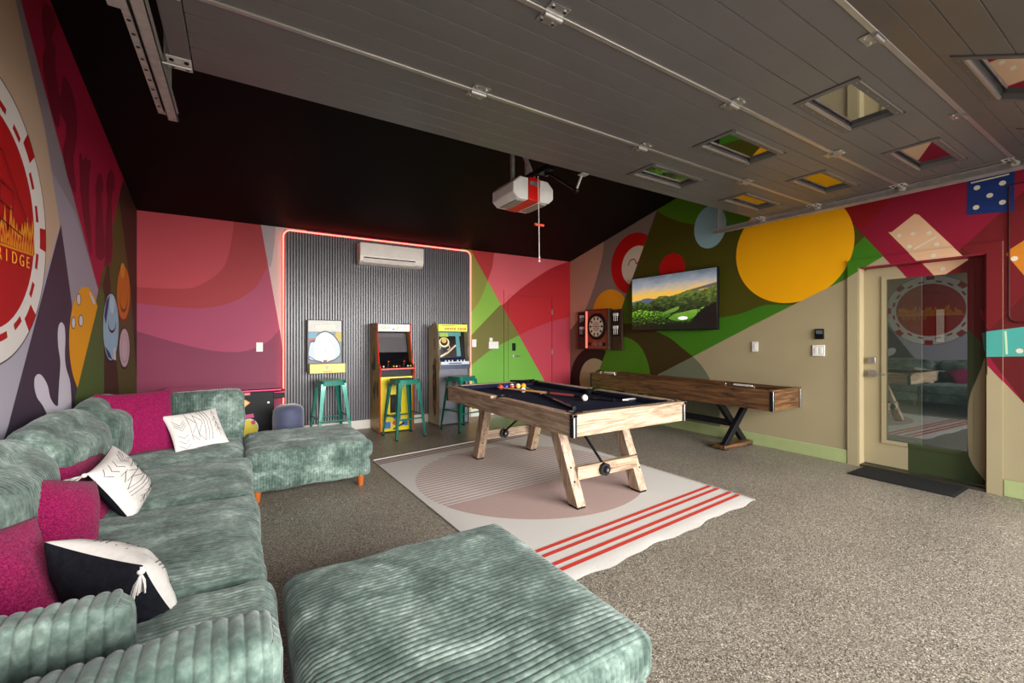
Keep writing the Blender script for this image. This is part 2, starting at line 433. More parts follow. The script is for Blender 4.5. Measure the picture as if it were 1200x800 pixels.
def text_mesh(name, s, size, M, material, parent, extrude=0.0005):
    cu = bpy.data.curves.new(name, 'FONT'); cu.body = s; cu.size = size; cu.extrude = extrude; cu.align_x = 'LEFT'
    o = bpy.data.objects.new(name, cu); C.objects.link(o)
    me = bpy.data.meshes.new_from_object(o.evaluated_get(bpy.context.evaluated_depsgraph_get()))
    bpy.data.objects.remove(o)
    me.transform(M); me.materials.clear(); me.materials.append(material)
    for p in me.polygons: p.material_index = 0
    r = bpy.data.objects.new(name, me); C.objects.link(r); attach(r, parent); return r
for ch, y in (('R', 3.055), ('I', 3.148), ('D', 3.215), ('G', 3.305), ('E', 3.392)):
    M = Matrix.Translation((XL+.0150, y, 1.682)) @ Matrix(((0,0,1,0),(1,0,0,0),(0,1,0,0),(0,0,0,1)))
    text_mesh('lettering', ch, .088, M, P('#f0a030'), pc)
emit_motif('painted_bowling_pins', wall_left, pins, SIDE_RECTS, placeL, 14)
emit_motif('painted_bowling_ball', wall_left, bowling, SIDE_RECTS, placeL, 14)
tag(emit_motif('painted_oval', wall_left, ovals_o, SIDE_RECTS, placeL, 16), 'orange painted oval with rings')
tag(emit_motif('painted_oval', wall_left, ovals_b, SIDE_RECTS, placeL, 16), 'pale blue painted oval with navy edges')
tag(emit_motif('painted_oval', wall_left, ovals_l, SIDE_RECTS, placeL, 16), 'small lilac painted oval')

# ------------------------------------------------------------------ back wall
B = lambda *p: px(BW, *p)
z4 = lambda *p: [(150+a/2.963, 230+b/2.963) for a, b in p]
zr4 = lambda *p: [(540+a/4.443, 270+b/4.443) for a, b in p]
bs = lambda pts, f: B(*spline(f(*pts), 6))
arcA = bs([(372,60),(366,110),(350,200),(320,260),(250,308),(180,321),(20,314)], z4)
arcB = bs([(560,120),(510,210),(480,252),(440,318),(370,364),(280,386),(180,386),(10,368)], z4)
arcC = bs([(600,300),(560,410),(525,462),(480,508),(400,538),(300,536),(180,511),(10,462)], z4)
TL = (XL, 3.0)
back = [
    ([(XL, 0), (XR, 0), (XR, 3), (XL, 3)], P('#7d2a48')),
    (arcC+[TL, (1.2, 3.0)], P('#a33c5c')),
    (arcB+[TL, (1.2, 3.0)], P('#a32d33')),
    (arcA+[TL], P('#bb3f48')),
    (B(*z4((459,90),(462,102),(530,480),(540,560),(620,560),(620,80))), P('#c7b2aa')),
    (bs([(459,90),(462,102),(490,245),(505,190),(512,120),(514,85)], z4), P('#a3979a')),
    # right of the slatted panel
    ([(3.15, 0), (XR, 0), (XR, 3), (3.15, 3)], P('#b23a49')),
    (B(*zr4((60,60),(60,105),(95,175),(140,258),(210,388),(235,430),(300,545),(435,785),(620,1200),(0,1200),(0,60))), P('#68a03a')),
    (B(*zr4((40,80),(60,128),(140,262),(115,330),(90,380),(40,445))), P('#8b8f3c')),
    (B(*zr4((140,262),(207,385),(140,455),(40,560),(40,445),(90,380),(115,330))), P('#86b43f')),
    (B(*zr4((207,385),(235,430),(302,545),(230,580),(140,632),(40,712),(40,560),(140,455))), P('#6c6a2c')),
    (B(*zr4((40,60),(172,60),(172,120),(164,190),(140,262),(60,118),(40,80))), P('#bd3434')),
    (B(*(zr4((172,60),(600,60))+spline(zr4((600,145),(565,160),(480,192),(400,240),(300,312),(212,392)), 5)+zr4((140,262),(164,190),(172,120)))), P('#e0616b')),
    (B(*(spline(zr4((212,392),(300,312),(400,240),(480,192),(565,160),(600,145)), 5)+spline(zr4((600,440),(565,450),(460,476),(360,516),(302,545)), 5)+zr4((235,430)))), P('#b31c25')),
]
placeB = lambda a, b, d: (a, YB-.0008-d, b)
mb = MB(); mb.box(XL-.15, XR+.15, YB, YB+.15, 0, ZB, P('#8a3150'))
DX0, DX1, DZ = 3.955, 4.905, 2.045         # back door slab
emit(mb, back, [(XL, DX0, 0, ZB), (DX1, XR, 0, ZB), (DX0, DX1, DZ, ZB)], placeB)
wall_back = tag(mb.build('wall_back', smooth=False, recalc=False), kind='structure')
# painted door in the back wall
d2 = thing('door_2', ((DX0+DX1)/2, YB, 0), 'flush door painted over with green and red mural shapes in the back wall', kind='structure')
placeD2 = lambda a, b, d: (a, YB-.012-d, b)
mb = MB(); mb.box(DX0+.004, DX1-.004, YB-.011, YB-.001, .01, DZ-.004, P('#b23a49'))
emit(mb, back, [(DX0+.004, DX1-.004, .01, DZ-.004)], placeD2); mb.build('slab', d2, smooth=False, recalc=False)
placeC2 = lambda a, b, d: (a, YB-.0165-d, b)
for r in ((DX0-.085, DX0-.004, 0, DZ+.09), (DX1+.004, DX1+.085, 0, DZ+.09), (DX0-.004, DX1+.004, DZ+.004, DZ+.09)):
    mb = MB(); mb.box(r[0], r[1], YB-.016, YB-.0008, r[2], r[3], P('#8a3150')); emit(mb, back, [r], placeC2)
    mb.build('casing', d2, smooth=False, recalc=False)
for z in (.3, 1.05, 1.62, 1.78):
    if z in (.3, 1.05, 1.78): MB().box(DX1-.012, DX1+.012, YB-.026, YB-.0165, z-.05, z+.05, STEEL).build('hinge', d2)
MB().box(4.035, 4.095, YB-.04, YB-.012, 1.08, 1.21, DARK).build('electronic_lock', d2, bevel=.006)
hb = MB(); hb.cyl((4.065, YB-.012, .985), (4.065, YB-.03, .985), .028, .028, STEEL); hb.tube([(4.065, YB-.03, .985), (4.065, YB-.055, .985), (4.17, YB-.055, .985)], .009, STEEL); hb.build('door_handle', d2)
# baseboard on the back wall
BBW = mat('white_trim_paint', '#d9d3c8', .45)
for k, (a, b) in enumerate(((XL, .47), (.47, 3.21), (3.23, DX0-.09), (DX1+.09, XR))):
    tag(MB().box(a, b, YB-.038 if k == 1 else YB-.016, YB-.0075, 0, .125, BBW).build('baseboard_back', bevel=.003), kind='structure')
# slatted panel: a backing sheet and narrow upright slats
SL = mat('charcoal_slat', '#6a686c', .3, var=.15, scale=5)
SX0, SX1, SZ0, SZ1 = .496, 3.205, .125, 2.715
sp = tag(MB().box(SX0, SX1, YB-.012, YB-.0085, SZ0, SZ1, mat('slat_backing', '#161617', .8)).build('slat_panel', wall_back, smooth=False), 'dark grey wall panel of narrow upright slats')
ns = 78; pitch = (SX1-SX0)/ns
zc = lambda x: SZ1
for k in range(ns):
    x = SX0+pitch*k
    if k == 0:
        proto = MB().box(x+.005, x+pitch-.004, YB-.032, YB-.012, SZ0, SZ1, SL).build('slat', sp, bevel=.003)
    else:
        c = proto.copy(); C.objects.link(c); c.location.x = proto.location.x+pitch*k
# red LED strip round the panel
LED = glow('red_led_tube', '#ff5a4c', 6.0)
x0, x1, zt, rr_ = SX0-.012, SX1+.012, SZ1+.008, .09
path = [(x0, .13)]+[(x0, zt-rr_)]+[(x0+rr_-rr_*math.cos(t), zt-rr_+rr_*math.sin(t)) for t in [math.pi/2*i/8 for i in range(1, 9)]]+\
       [(x1-rr_+rr_*math.sin(t), zt-rr_+rr_*math.cos(t)) for t in [math.pi/2*i/8 for i in range(0, 9)]]+[(x1, .13)]
led = thing('led_strip_light', (x0, YB, 0), 'glowing red LED tube outlining the grey slatted panel on the back wall', 'light')
MB().tube([(x, YB-.034, z) for x, z in path], .0085, LED, 8).build('light_tube', led)
MB().tube([(x, YB-.02, z) for x, z in path], .006, WHITE, 6).build('mounting_channel', led)

# ------------------------------------------------------------------ right wall, entry door, mural
R = lambda *p: px(RW, *p)
zt8 = lambda *p: [(640+a/2.5, 220+b/2.5) for a, b in p]
z3 = lambda *p: [(960+a/5, 270+b/5) for a, b in p]
z9 = lambda *p: [(960+a/5, 430+b/5) for a, b in p]
zy = lambda *p: [(780+a/5.217, 230+b/5.217) for a, b in p]
gl = lambda v: 770-(v-246)*.3608            # slanted edge where green starts
OLV, GRN, GRN2, DKO = P('#4c4a0a'), P('#4f7d12'), P('#3f7a16'), P('#3c2f10')
TAN, MAR, RED = P('#a89a78'), P('#5e1113'), P('#8f1330')
right = [
    (side, OLV),
    (R((640, 200), (gl(150), 150), (gl(246), 246), (gl(440), 440), (gl(560), 560), (640, 600)), P('#8c7c76')),
    (R(*([(640, 200), (709, 240)]+spline([(708, 282), (706, 300), (701, 320), (693, 345), (681, 375), (670, 400), (655, 430)], 5)+[(640, 430)])), P('#c9a28c')),
    (R((660, 380), (669, 386), (678, 374), (690, 374), (690, 440), (660, 460)), P('#7d6656')),  # brown shadow beside the dartboard cabinet, painted into the wall colour
    (R(*([(gl(100), 100), (900, 100), (905, 250)]+spline([(884, 257), (868, 262), (852, 265), (836, 265.5), (815, 263), (795, 259), (778, 252), (767, 244)], 5))), GRN),
    (R((gl(340), 340), (746, 330), (746, 378), (742, 379), (gl(379), 379)), P('#4a6c12')),
    (R((gl(379), 379), (745, 379), (770, 388), (786, 396), (800, 408), (814, 418), (700, 480), (gl(480), 480)), DKO),
    (R(*(spline([(764, 386), (785, 396), (800, 408), (814, 419)], 5)+[(885, 383), (1040, 300), (1040, 250), (960, 330)]+spline([(945, 352), (930, 357), (896, 357.5), (868, 367.5), (844, 372), (820, 376), (764, 380)], 5))), GRN2),
    (R(*(spline([(gl(440), 440), (704, 414), (714, 400), (728, 394.5), (741, 398), (752, 408), (759, 424), (762, 440), (762, 470)], 5)+[(gl(470), 470)])), P('#4a7a16')),
    (R((700, 474), (774, 437.6), (812, 417.6), (884, 380), (933, 355.5), (993, 326), (1040, 298), (1212, 480), (1600, 900), (1600, 1300), (640, 1000)), TAN),
    (R(*([(774, 438)]+spline([(812, 417.6), (822, 428), (832, 444), (842, 470), (845, 520)], 5)+[(740, 500)])), P('#6d6f58')),
    (R((1003, 266), (1080, 347), (1200, 472), (1700, 995), (2600, 1500), (2600, -900), (1300, -200), (1002, 120), (960, 200), (975, 240)), RED),
    (R((940, 120), (1060, 120), (1046, 232), (1013, 268), (1003, 266), (975, 240)), P('#8d0d12')),
    (R((1200, 224), (1165, 256), (1128, 290), (1100, 320), (1130, 344), (1150, 366), (1160, 386), (1178, 366), (1200, 345), (1700, -200)), P('#6e1319')),
    (R((1128, 290), (1118, 330), (1128, 384), (1150, 404), (1200, 472), (1700, 995), (2400, 700), (1700, 200), (1200, 345), (1160, 386), (1145, 372), (1140, 300)), MAR),
    (R(*([(1128, 383), (1148, 402), (1158, 412), (1158, 440), (1150, 420), (1146, 432)]+spline([(1136, 456), (1131, 478), (1131, 526), (1136, 546), (1153, 568)], 5)+[(1158, 640), (1060, 640), (1060, 380)])), P('#3a4426')),
]
def dots(pts, r, m): return [(circle(y, z, r, r, 16), m) for y, z in R(*pts)]
DW = P('#ded3bd')
tan_domino = [(R((1041, 272), (1045, 272), (1072, 250.5), (1077, 251.5), (1129, 300), (1131, 303), (1098, 325), (1092, 323)), P('#e0b48e'))]+\
    dots([(1054, 276), (1070, 274), (1089, 273), (1066, 289), (1098, 286), (1095, 299.5), (1101, 314)], .018, DW)+[(stroke(R((1071, 292), (1098, 277)), .012), DW)]
blue_domino = [(R((1133.5, 210), (1189.5, 199), (1188.5, 247.5), (1133, 252)), P('#15306f'))]+dots([(1145, 220), (1175, 214.5), (1160, 229), (1144, 243), (1175, 237)], .02, DW)+[(stroke(R((1138, 214.5), (1183, 204)), .012), DW)]
orange_domino = [(R((1179, 298), (1184, 292), (1230, 262), (1270, 330), (1215, 340)), P('#cc7c1e'))]+dots([(1189, 303), (1215, 285), (1212, 318)], .02, DW)
TSG = 1 if len(halfplane([(2.5, 2.3), (2.6, 2.3), (2.6, 2.4)], R((884, 380))[0], R((993, 326))[0], 1)) > 2 else -1
teal_block = [(R((1147, 390), (1160, 388), (1300, 370), (1300, 416), (1157, 418), (1150, 411)), P('#4aa59a'))]+[(stroke(R((1178.5, 388), (1180, 415)), .012), P('#bfd8b0'))]+dots([(1195, 411)], .02, DW)
yellow_disc = [(halfplane(circle(2.549, 2.331, .628, n=72), R((884, 380))[0], R((993, 326))[0], TSG), P('#ffb200'))]
red_ring = [(halfplane(circle(4.881, 2.492, .49), R((770, 246))[0], R((700, 440))[0], 1), P('#c60d10')), (halfplane(circle(4.812, 2.447, .318), R((770, 246))[0], R((700, 440))[0], 1), P('#e6d8c4'))]
if len(red_ring[0][0]) < 3: red_ring = []
red_ring.append((stroke(spline(R(*[(736.5, 311), (739, 305), (744, 304), (746, 309), (750, 305), (754, 306)]), 5), .018), P('#a01a20')))
gold_disc = [(halfplane(circle(5.41, 1.707, .424), R((770, 246))[0], R((700, 440))[0], 1), P('#f0a01a'))]
red_disc = [(circle(4.15, 2.31, .225), P('#c8100e'))]
pale_disc = [(circle(3.545, 2.79, .235, .285), P('#94b9c4'))]
tyre = [(halfplane(circle(5.79, .481, .66), R((770, 246))[0], R((700, 440))[0], 1), P('#1d1310')), (halfplane(circle(5.775, .535, .405), R((770, 246))[0], R((700, 440))[0], 1), P('#a8977a')),
        (circle(5.6, .48+.285, .0, .0), CK)]
tyre = tyre[:2]+[(circle(5.665, .62, .105, .125), CK), (circle(5.665, .62, .075, .095), P('#a8977a'))]
DY0, DY1, DH = .992, 1.882, 2.012
DOORX = XR+.10
placeR = lambda a, b, d: (XR-.0008-d, a, b)
mb = MB()
for r in ((DY1, YB, 0, 9), (YF, DY0, 0, 9), (DY0, DY1, DH, 9)):
    c = clip(side, r); mb.prism(c, XR, XR+.15, 'x', TAN)
WR = [(DY1, YB, 0, 9), (YF, DY0, 0, 9), (DY0, DY1, DH, 9)]
emit(mb, [(roofclip(p), m) for p, m in right], WR, placeR)
wall_right = tag(mb.build('wall_right', smooth=False, recalc=False), kind='structure')
for nm, mo in (('painted_domino', tan_domino), ('painted_domino', blue_domino), ('painted_domino', orange_domino), ('painted_block', teal_block), ('painted_disc', yellow_disc),
               ('painted_ring', red_ring), ('painted_disc', gold_disc), ('painted_disc', red_disc), ('painted_disc', pale_disc), ('painted_wheel', tyre)):
    emit_motif(nm, wall_right, [(roofclip(p), m) for p, m in mo if len(p) > 2], WR, placeR, 20)
allR = right+tan_domino+blue_domino+orange_domino+teal_block+yellow_disc
# door frame (casing and jamb) and door slab carry the mural on
trim = thing('trim_1', (XR, (DY0+DY1)/2, 0), 'painted casing and jamb round the glazed entry door', kind='structure')
placeK = lambda a, b, d: (XR-.0195-d, a, b)
for nm, r in (('casing', (DY1+.004, DY1+.096, 0, DH+.088)), ('casing', (DY0-.096, DY0-.004, 0, DH+.088)), ('head_casing', (DY0-.004, DY1+.004, DH+.004, DH+.088))):
    mb = MB(); mb.box(XR-.019, XR-.0085, r[0], r[1], r[2], r[3], TAN); emit(mb, allR, [r], placeK); mb.build(nm, trim, smooth=False, recalc=False)
mb = MB(); mb.box(XR-.012, XR+.15, DY1-.006, DY1+.003, 0, DH, TAN); mb.build('jamb', trim, smooth=False)
mb = MB(); mb.box(XR-.012, XR+.15, DY0-.003, DY0+.006, 0, DH, MAR); mb.build('jamb', trim, smooth=False)
mb = MB(); mb.box(XR-.012, XR+.15, DY0, DY1, DH-.006, DH+.003, RED); mb.build('head_jamb', trim, smooth=False)
mb = MB(); mb.box(XR-.01, XR+.15, DY0, DY1, 0, .022, mat('bronze_threshold', '#4a4636', .4, .5)); mb.build('threshold', trim, smooth=False)
d1 = thing('door_1', (DOORX, (DY0+DY1)/2, 0), 'mural painted entry door with a large single glass pane', kind='structure')
GY0, GY1, GZ0, GZ1 = 1.118, 1.700, .285, 1.885
placeS = lambda a, b, d: (DOORX-.0008-d, a, b)
mb = MB(); RS4 = [(DY0+.008, GY0, .03, DH-.01), (GY1, DY1-.008, .03, DH-.01), (GY0, GY1, .03, GZ0), (GY0, GY1, GZ1, DH-.01)]
for r in RS4: mb.box(DOORX, DOORX+.044, r[0], r[1], r[2], r[3], TAN)
emit(mb, [(R((1000, 500), (1060, 500), (1060, 640), (1000, 640)), TAN)] if False else allR, RS4, placeS)
mb.build('door_slab', d1, smooth=False, recalc=False)
placeG = lambda a, b, d: (DOORX-.0125-d, a, b)
for r in ((GY0-.03, GY0+.006, GZ0-.03, GZ1+.03), (GY1-.006, GY1+.03, GZ0-.03, GZ1+.03), (GY0+.006, GY1-.006, GZ0-.03, GZ0+.006), (GY0+.006, GY1-.006, GZ1-.006, GZ1+.03)):
    mb = MB(); mb.box(DOORX-.012, DOORX-.0075, r[0], r[1], r[2], r[3], TAN); emit(mb, allR, [r], placeG); mb.build('glazing_bead', d1, smooth=False, recalc=False)
DG = glass_mat('door_glass', '#c3cac6', .13, .01)
MB().box(DOORX+.012, DOORX+.018, GY0, GY1, GZ0, GZ1, DG).build('glass_pane', d1, smooth=False)
ob = MB(); ob.box(DOORX+.55, DOORX+.57, 1.575, 3.4, 0, 2.8, mat('pale_outdoor_post', '#8f9083', .8)); ob.box(DOORX+.60, DOORX+.62, -.6, 1.75, 0, 2.8, mat('grey_outdoor_siding', '#565b60', .8))
ob.box(DOORX+.585, DOORX+.599, 1.40, 1.48, 1.25, 1.60, DARK); ob.box(DOORX+.580, DOORX+.584, 1.412, 1.47, 1.26, 1.59, mat('white_outdoor_trim', '#f0f0ee', .6))
tag(ob.build('wall_outdoor', smooth=False), kind='structure')
MB().box(DOORX-.03, DOORX-.0125, 1.775, 1.835, 1.045, 1.105, STEEL).build('deadbolt', d1, bevel=.003)
hb = MB(); hb.box(DOORX-.025, DOORX-.0125, 1.772, 1.838, .905, .975, STEEL); hb.tube([(DOORX-.025, 1.805, .94), (DOORX-.06, 1.805, .94), (DOORX-.06, 1.69, .94)], .010, STEEL); hb.build('door_handle', d1)
# baseboards on the right wall, tan green like the wall foot
BBR = mat('pale_green_baseboard', '#a9b47c', .5)
for a, b in ((DY1+.1, 5.9), (5.9, YB-.016), (YF, DY0-.1)):
    tag(MB().box(XR-.016, XR-.0085, a, b, 0, .138, BBR).build('baseboard_right', bevel=.003), kind='structure')
# recessed access panel with rounded corners by the entry door
pt = MB()
loop = [(.862, 2.55), (.862, 1.49)]+[(.80+.062*math.cos(t), 1.49-.062*math.sin(t)) for t in [math.pi/2*i/6 for i in range(1, 7)]]+[(-.2, 1.428), (-.2, 2.55)]
pt.tube([(XR-.010, a, b) for a, b in loop], .006, P('#4a0d10'), 6, True)
tag(pt.build('trim_2'), 'thin rounded maroon moulding line on the wall beside the entry door', kind='structure')

# ------------------------------------------------------------------ overhead garage door
DZ0 = 2.68                                   # underside of the open door
GD = mat('grey_garage_steel', '#686564', .42, .1, var=.05, scale=3, bump=.12, bscale=40)
GDF = mat('grey_window_frame', '#5f5c5b', .45, .1)
GDK = mat('seam_highlight', '#7d7977', .6)  # edge highlights of the board grooves put into the seam colour
TG = glass_mat('door_window_glass', '#3a3f40', .5, .015)
ALU = mat('aluminium_strip', '#c4bfba', .35, .8, var=.06)
gd = thing('garage_door', (2.43, 1.5, DZ0), 'dark grey sectional garage door raised open under the black ceiling', 'garage door')
DXA, DXB = -.2, 4.985
WCOL = [(2.76, 3.46), (4.06, 4.755)]
def section(y0, y1, win, grooves, tilt=0.0):
    """a section hinged along y1; boards run the whole width, cut round the window openings"""
    c, s_ = math.cos(tilt), math.sin(tilt)
    def T(x, y, z):                           # rotate about the hinge line y1 (tilts down toward the doorway)
        dy, dz = y-y1, z-DZ0
        return (x, y1+dy*c-dz*s_*-1*-1, DZ0+dz*c+dy*s_)
    def bx(mb, x0, x1, a, b, z0, z1, m):
        mb.hexa([T(x0,a,z0), T(x1,a,z0), T(x1,b,z0), T(x0,b,z0)], [T(x0,a,z1), T(x1,a,z1), T(x1,b,z1), T(x0,b,z1)], m)
    mb = MB()
    segs = [(DXA, DXB)] if not win else []
    if win:
        xs = [DXA]+[v for q in WCOL for v in q]+[DXB]; segs = [(xs[i], xs[i+1]) for i in range(0, len(xs), 2)]
        for a, b in ((y0, win[0]), (win[1], y1)):
            bx(mb, DXA, DXB, a+.002, b-.002, DZ0+.006, DZ0+.05, GDK)
        for a, b in segs: bx(mb, a, b, win[0], win[1], DZ0+.006, DZ0+.05, GDK)
    else: bx(mb, DXA, DXB, y0+.002, y1-.002, DZ0+.006, DZ0+.05, GDK)
    sec = mb.build('door_section', gd, smooth=False)
    for k in range(len(grooves)-1):
        a, b = grooves[k]+.0025, grooves[k+1]-.0025
        bm = MB()
        if win and b > win[0] and a < win[1]:
            for p, q in segs: bx(bm, p, q, a, b, DZ0, DZ0+.006, GD)
            if a < win[0]:
                for p, q in WCOL: bx(bm, p, q, a, win[0], DZ0, DZ0+.006, GD)
            if b > win[1]:
                for p, q in WCOL: bx(bm, p, q, win[1], b, DZ0, DZ0+.006, GD)
        else: bx(bm, DXA, DXB, a, b, DZ0, DZ0+.006, GD)
        bm.build('board', sec, bevel=.0015)
    for a, b in ((DXA-.09, DXA-.004), (DXB+.004, DXB+.08)):
        mb = MB(); bx(mb, a, b, y0+.002, y1-.002, DZ0-.004, DZ0+.045, GD); mb.build('end_stile', sec, bevel=.003)
    if win:
        for p, q in WCOL:
            f = MB(); i = .045
            for x0, x1, a, b in ((p+.008, q-.008, win[0]+.006, win[0]+i), (p+.008, q-.008, win[1]-i, win[1]-.006), (p+.008, p+i, win[0]+i, win[1]-i), (q-i, q-.008, win[0]+i, win[1]-i)):
                bx(f, x0, x1, a, b, DZ0-.006, DZ0+.035, GDF)
            for x0, x1, a, b in ((p+i, q-i, win[1]-i-.012, win[1]-i), (p+i, q-i, win[0]+.002, win[0]+.008)):
                bx(f, x0, x1, a, b, DZ0-.010, DZ0+.004, ALU)
            for k in range(5):
                for yy in (win[0]+.026, win[1]-.026):
                    xx = p+.06+(q-p-.12)*k/4; v = T(xx, yy, DZ0-.0065); f.cyl(v, (v[0], v[1], v[2]+.002), .004, .004, ALU, 8)
            fr = f.build('window_frame', sec)
            g = MB(); bx(g, p+i-.004, q-i+.004, win[0]+i-.004, win[1]-i+.004, DZ0+.022, DZ0+.027, TG)
            gl_ = g.build('glass_pane', sec, smooth=False)
    return sec
def gv(a, b, n): return [a+(b-a)*i/n for i in range(n+1)]
section(2.163, 2.775, (2.325, 2.61), [2.163, 2.30, 2.437, 2.56, 2.672, 2.775])
section(1.478, 2.163, (1.665, 1.975), gv(1.478, 2.163, 5))
section(.793, 1.478, (.978, 1.30), gv(.793, 1.478, 5))
section(.108, .793, (.295, .61), gv(.108, .793, 5), math.radians(27))
def hinge(x, y):
    h_ = MB()
    for s in (-1, 1):
        h_.box(x-.05, x+.05, y+s*.012, y+s*.06, DZ0-.007, DZ0-.002, STEEL)
        for q in (-.03, .03): h_.cyl((x+q, y+s*.042, DZ0-.012), (x+q, y+s*.042, DZ0-.006), .008, .008, CHROME, 8)
    h_.cyl((x-.045, y, DZ0-.014), (x+.045, y, DZ0-.014), .013, .013, STEEL, 12)
    return h_.build('hinge', gd)
for y in (.793, 1.478, 2.163):
    MB().box(DXA, DXB, y-.013, y+.013, DZ0-.009, DZ0+.001, ALU).build('reinforcing_strip', gd, bevel=.003)
    for x in (1.13, 2.46, 3.765): hinge(x, y)
for x, s in ((-.255, -1), (5.035, 1)):
    for y in (2.73, 2.163, 1.478, .793):
        rb = MB(); rb.box(x-.05, x+.05, y-.055, y+.055, DZ0-.010, DZ0-.0035, mat('zinc_plate', '#d9d5cf', .4, .2))
        for q in (-.03, .03):
            rb.cyl((x+q, y+.03, DZ0-.016), (x+q, y+.03, DZ0-.009), .010, .010, DARK, 8); rb.cyl((x+q, y-.03, DZ0-.016), (x+q, y-.03, DZ0-.009), .010, .010, DARK, 8)
        rb.cyl((x-.05*s, y, DZ0-.022), (x+.095*s, y, DZ0-.022), .007, .007, STEEL, 8)
        rb.cyl((x+.085*s, y, DZ0-.022), (x+.112*s, y, DZ0-.022), .024, .024, WHITE, 14)
        rb.build('roller_bracket', gd)
GALV = mat('galvanised_track', '#b5b1ad', .45, .35, var=.15, scale=20)
for x, s, lab in ((-.345, -1, 'galvanised roller track along the left edge of the raised garage door'), (5.135, 1, 'galvanised roller track along the right edge of the raised garage door')):
    t = thing('door_track', (x, 3.36, DZ0), lab, 'track', 'rails of the garage door')
    m = MB()                                   # C-shaped rail
    for a, b, c_, d in ((x-.026, x+.026, DZ0-.052, DZ0-.048), (x+s*.022, x+s*.026, DZ0-.052, DZ0+.004), (x-.026, x+.026, DZ0, DZ0+.004), (x-s*.026, x-s*.022, DZ0-.052, DZ0-.042)):
        m.box(min(a,b), max(a,b), -.1, 3.36, min(c_,d), max(c_,d), GALV)
    m.build('rail', t)
    xa = x+s*.032
    MB().box(min(xa, xa+s*.07), max(xa, xa+s*.07), -.1, 2.33, DZ0-.05, DZ0-.045, GALV).box(min(xa, xa+s*.004), max(xa, xa+s*.004), -.1, 2.33, DZ0-.05, DZ0+.02, GALV).build('stiffening_angle', t)
    pa = MB(); pa.box(min(xa, xa+s*.032), max(xa, xa+s*.032), 2.33, 3.3, DZ0-.047, DZ0-.043, GALV); pa.box(min(xa, xa+s*.004), max(xa, xa+s*.004), 2.33, 3.3, DZ0-.047, DZ0-.01, GALV)
    for k in range(9): pa.cyl((xa+s*.018, 2.4+k*.1, DZ0-.0485), (xa+s*.018, 2.4+k*.1, DZ0-.0465), .008, .008, DARK, 8)
    pa.build('perforated_angle', t)
    zc_ = ZB+SLOPE*(YB-3.30)
    MB().box(xa-.004, xa+.004, 3.26, 3.30, DZ0-.05, zc_, GALV).box(min(xa, xa-s*.03), max(xa, xa-s*.03), 3.296, 3.30, DZ0-.05, zc_, GALV).build('hanger', t)

# ------------------------------------------------------------------ corduroy upholstery
def np_mesh(name, parts, material, parent):
    vs = []; qs = []; n = 0
    for v, q in parts: vs.append(v.reshape(-1, 3)); qs.append(q+n); n += vs[-1].shape[0]
    v = np.concatenate(vs).astype(np.float32); q = np.concatenate(qs).astype(np.int32)
    me = bpy.data.meshes.new(name); me.vertices.add(len(v)); me.vertices.foreach_set('co', v.ravel())
    me.loops.add(q.size); me.loops.foreach_set('vertex_index', q.ravel())
    me.polygons.add(len(q)); me.polygons.foreach_set('loop_start', np.arange(0, q.size, 4, dtype=np.int32))
    me.polygons.foreach_set('use_smooth', np.ones(len(q), dtype=bool))
    me.update(calc_edges=True); me.materials.append(material)
    o = bpy.data.objects.new(name, me); C.objects.link(o)
    if parent is not None: attach(o, parent)
    return o
def gridq(nu, nv, wrap_v=False):
    i, j = np.meshgrid(np.arange(nu-1), np.arange(nv if wrap_v else nv-1), indexing='ij')
    j2 = (j+1) % nv
    return np.stack([i*nv+j, (i+1)*nv+j, (i+1)*nv+j2, i*nv+j2], -1).reshape(-1, 4)
def wob(p, seed, f):
    r = np.random.RandomState(seed); o = np.zeros(p.shape[:-1])
    for k in range(6):
        d = r.normal(size=3)*f*(1+.35*k); o += np.sin(p @ d + r.uniform(0, 6.28))/(1+.5*k)
    return o/2.2
PITCH = .020
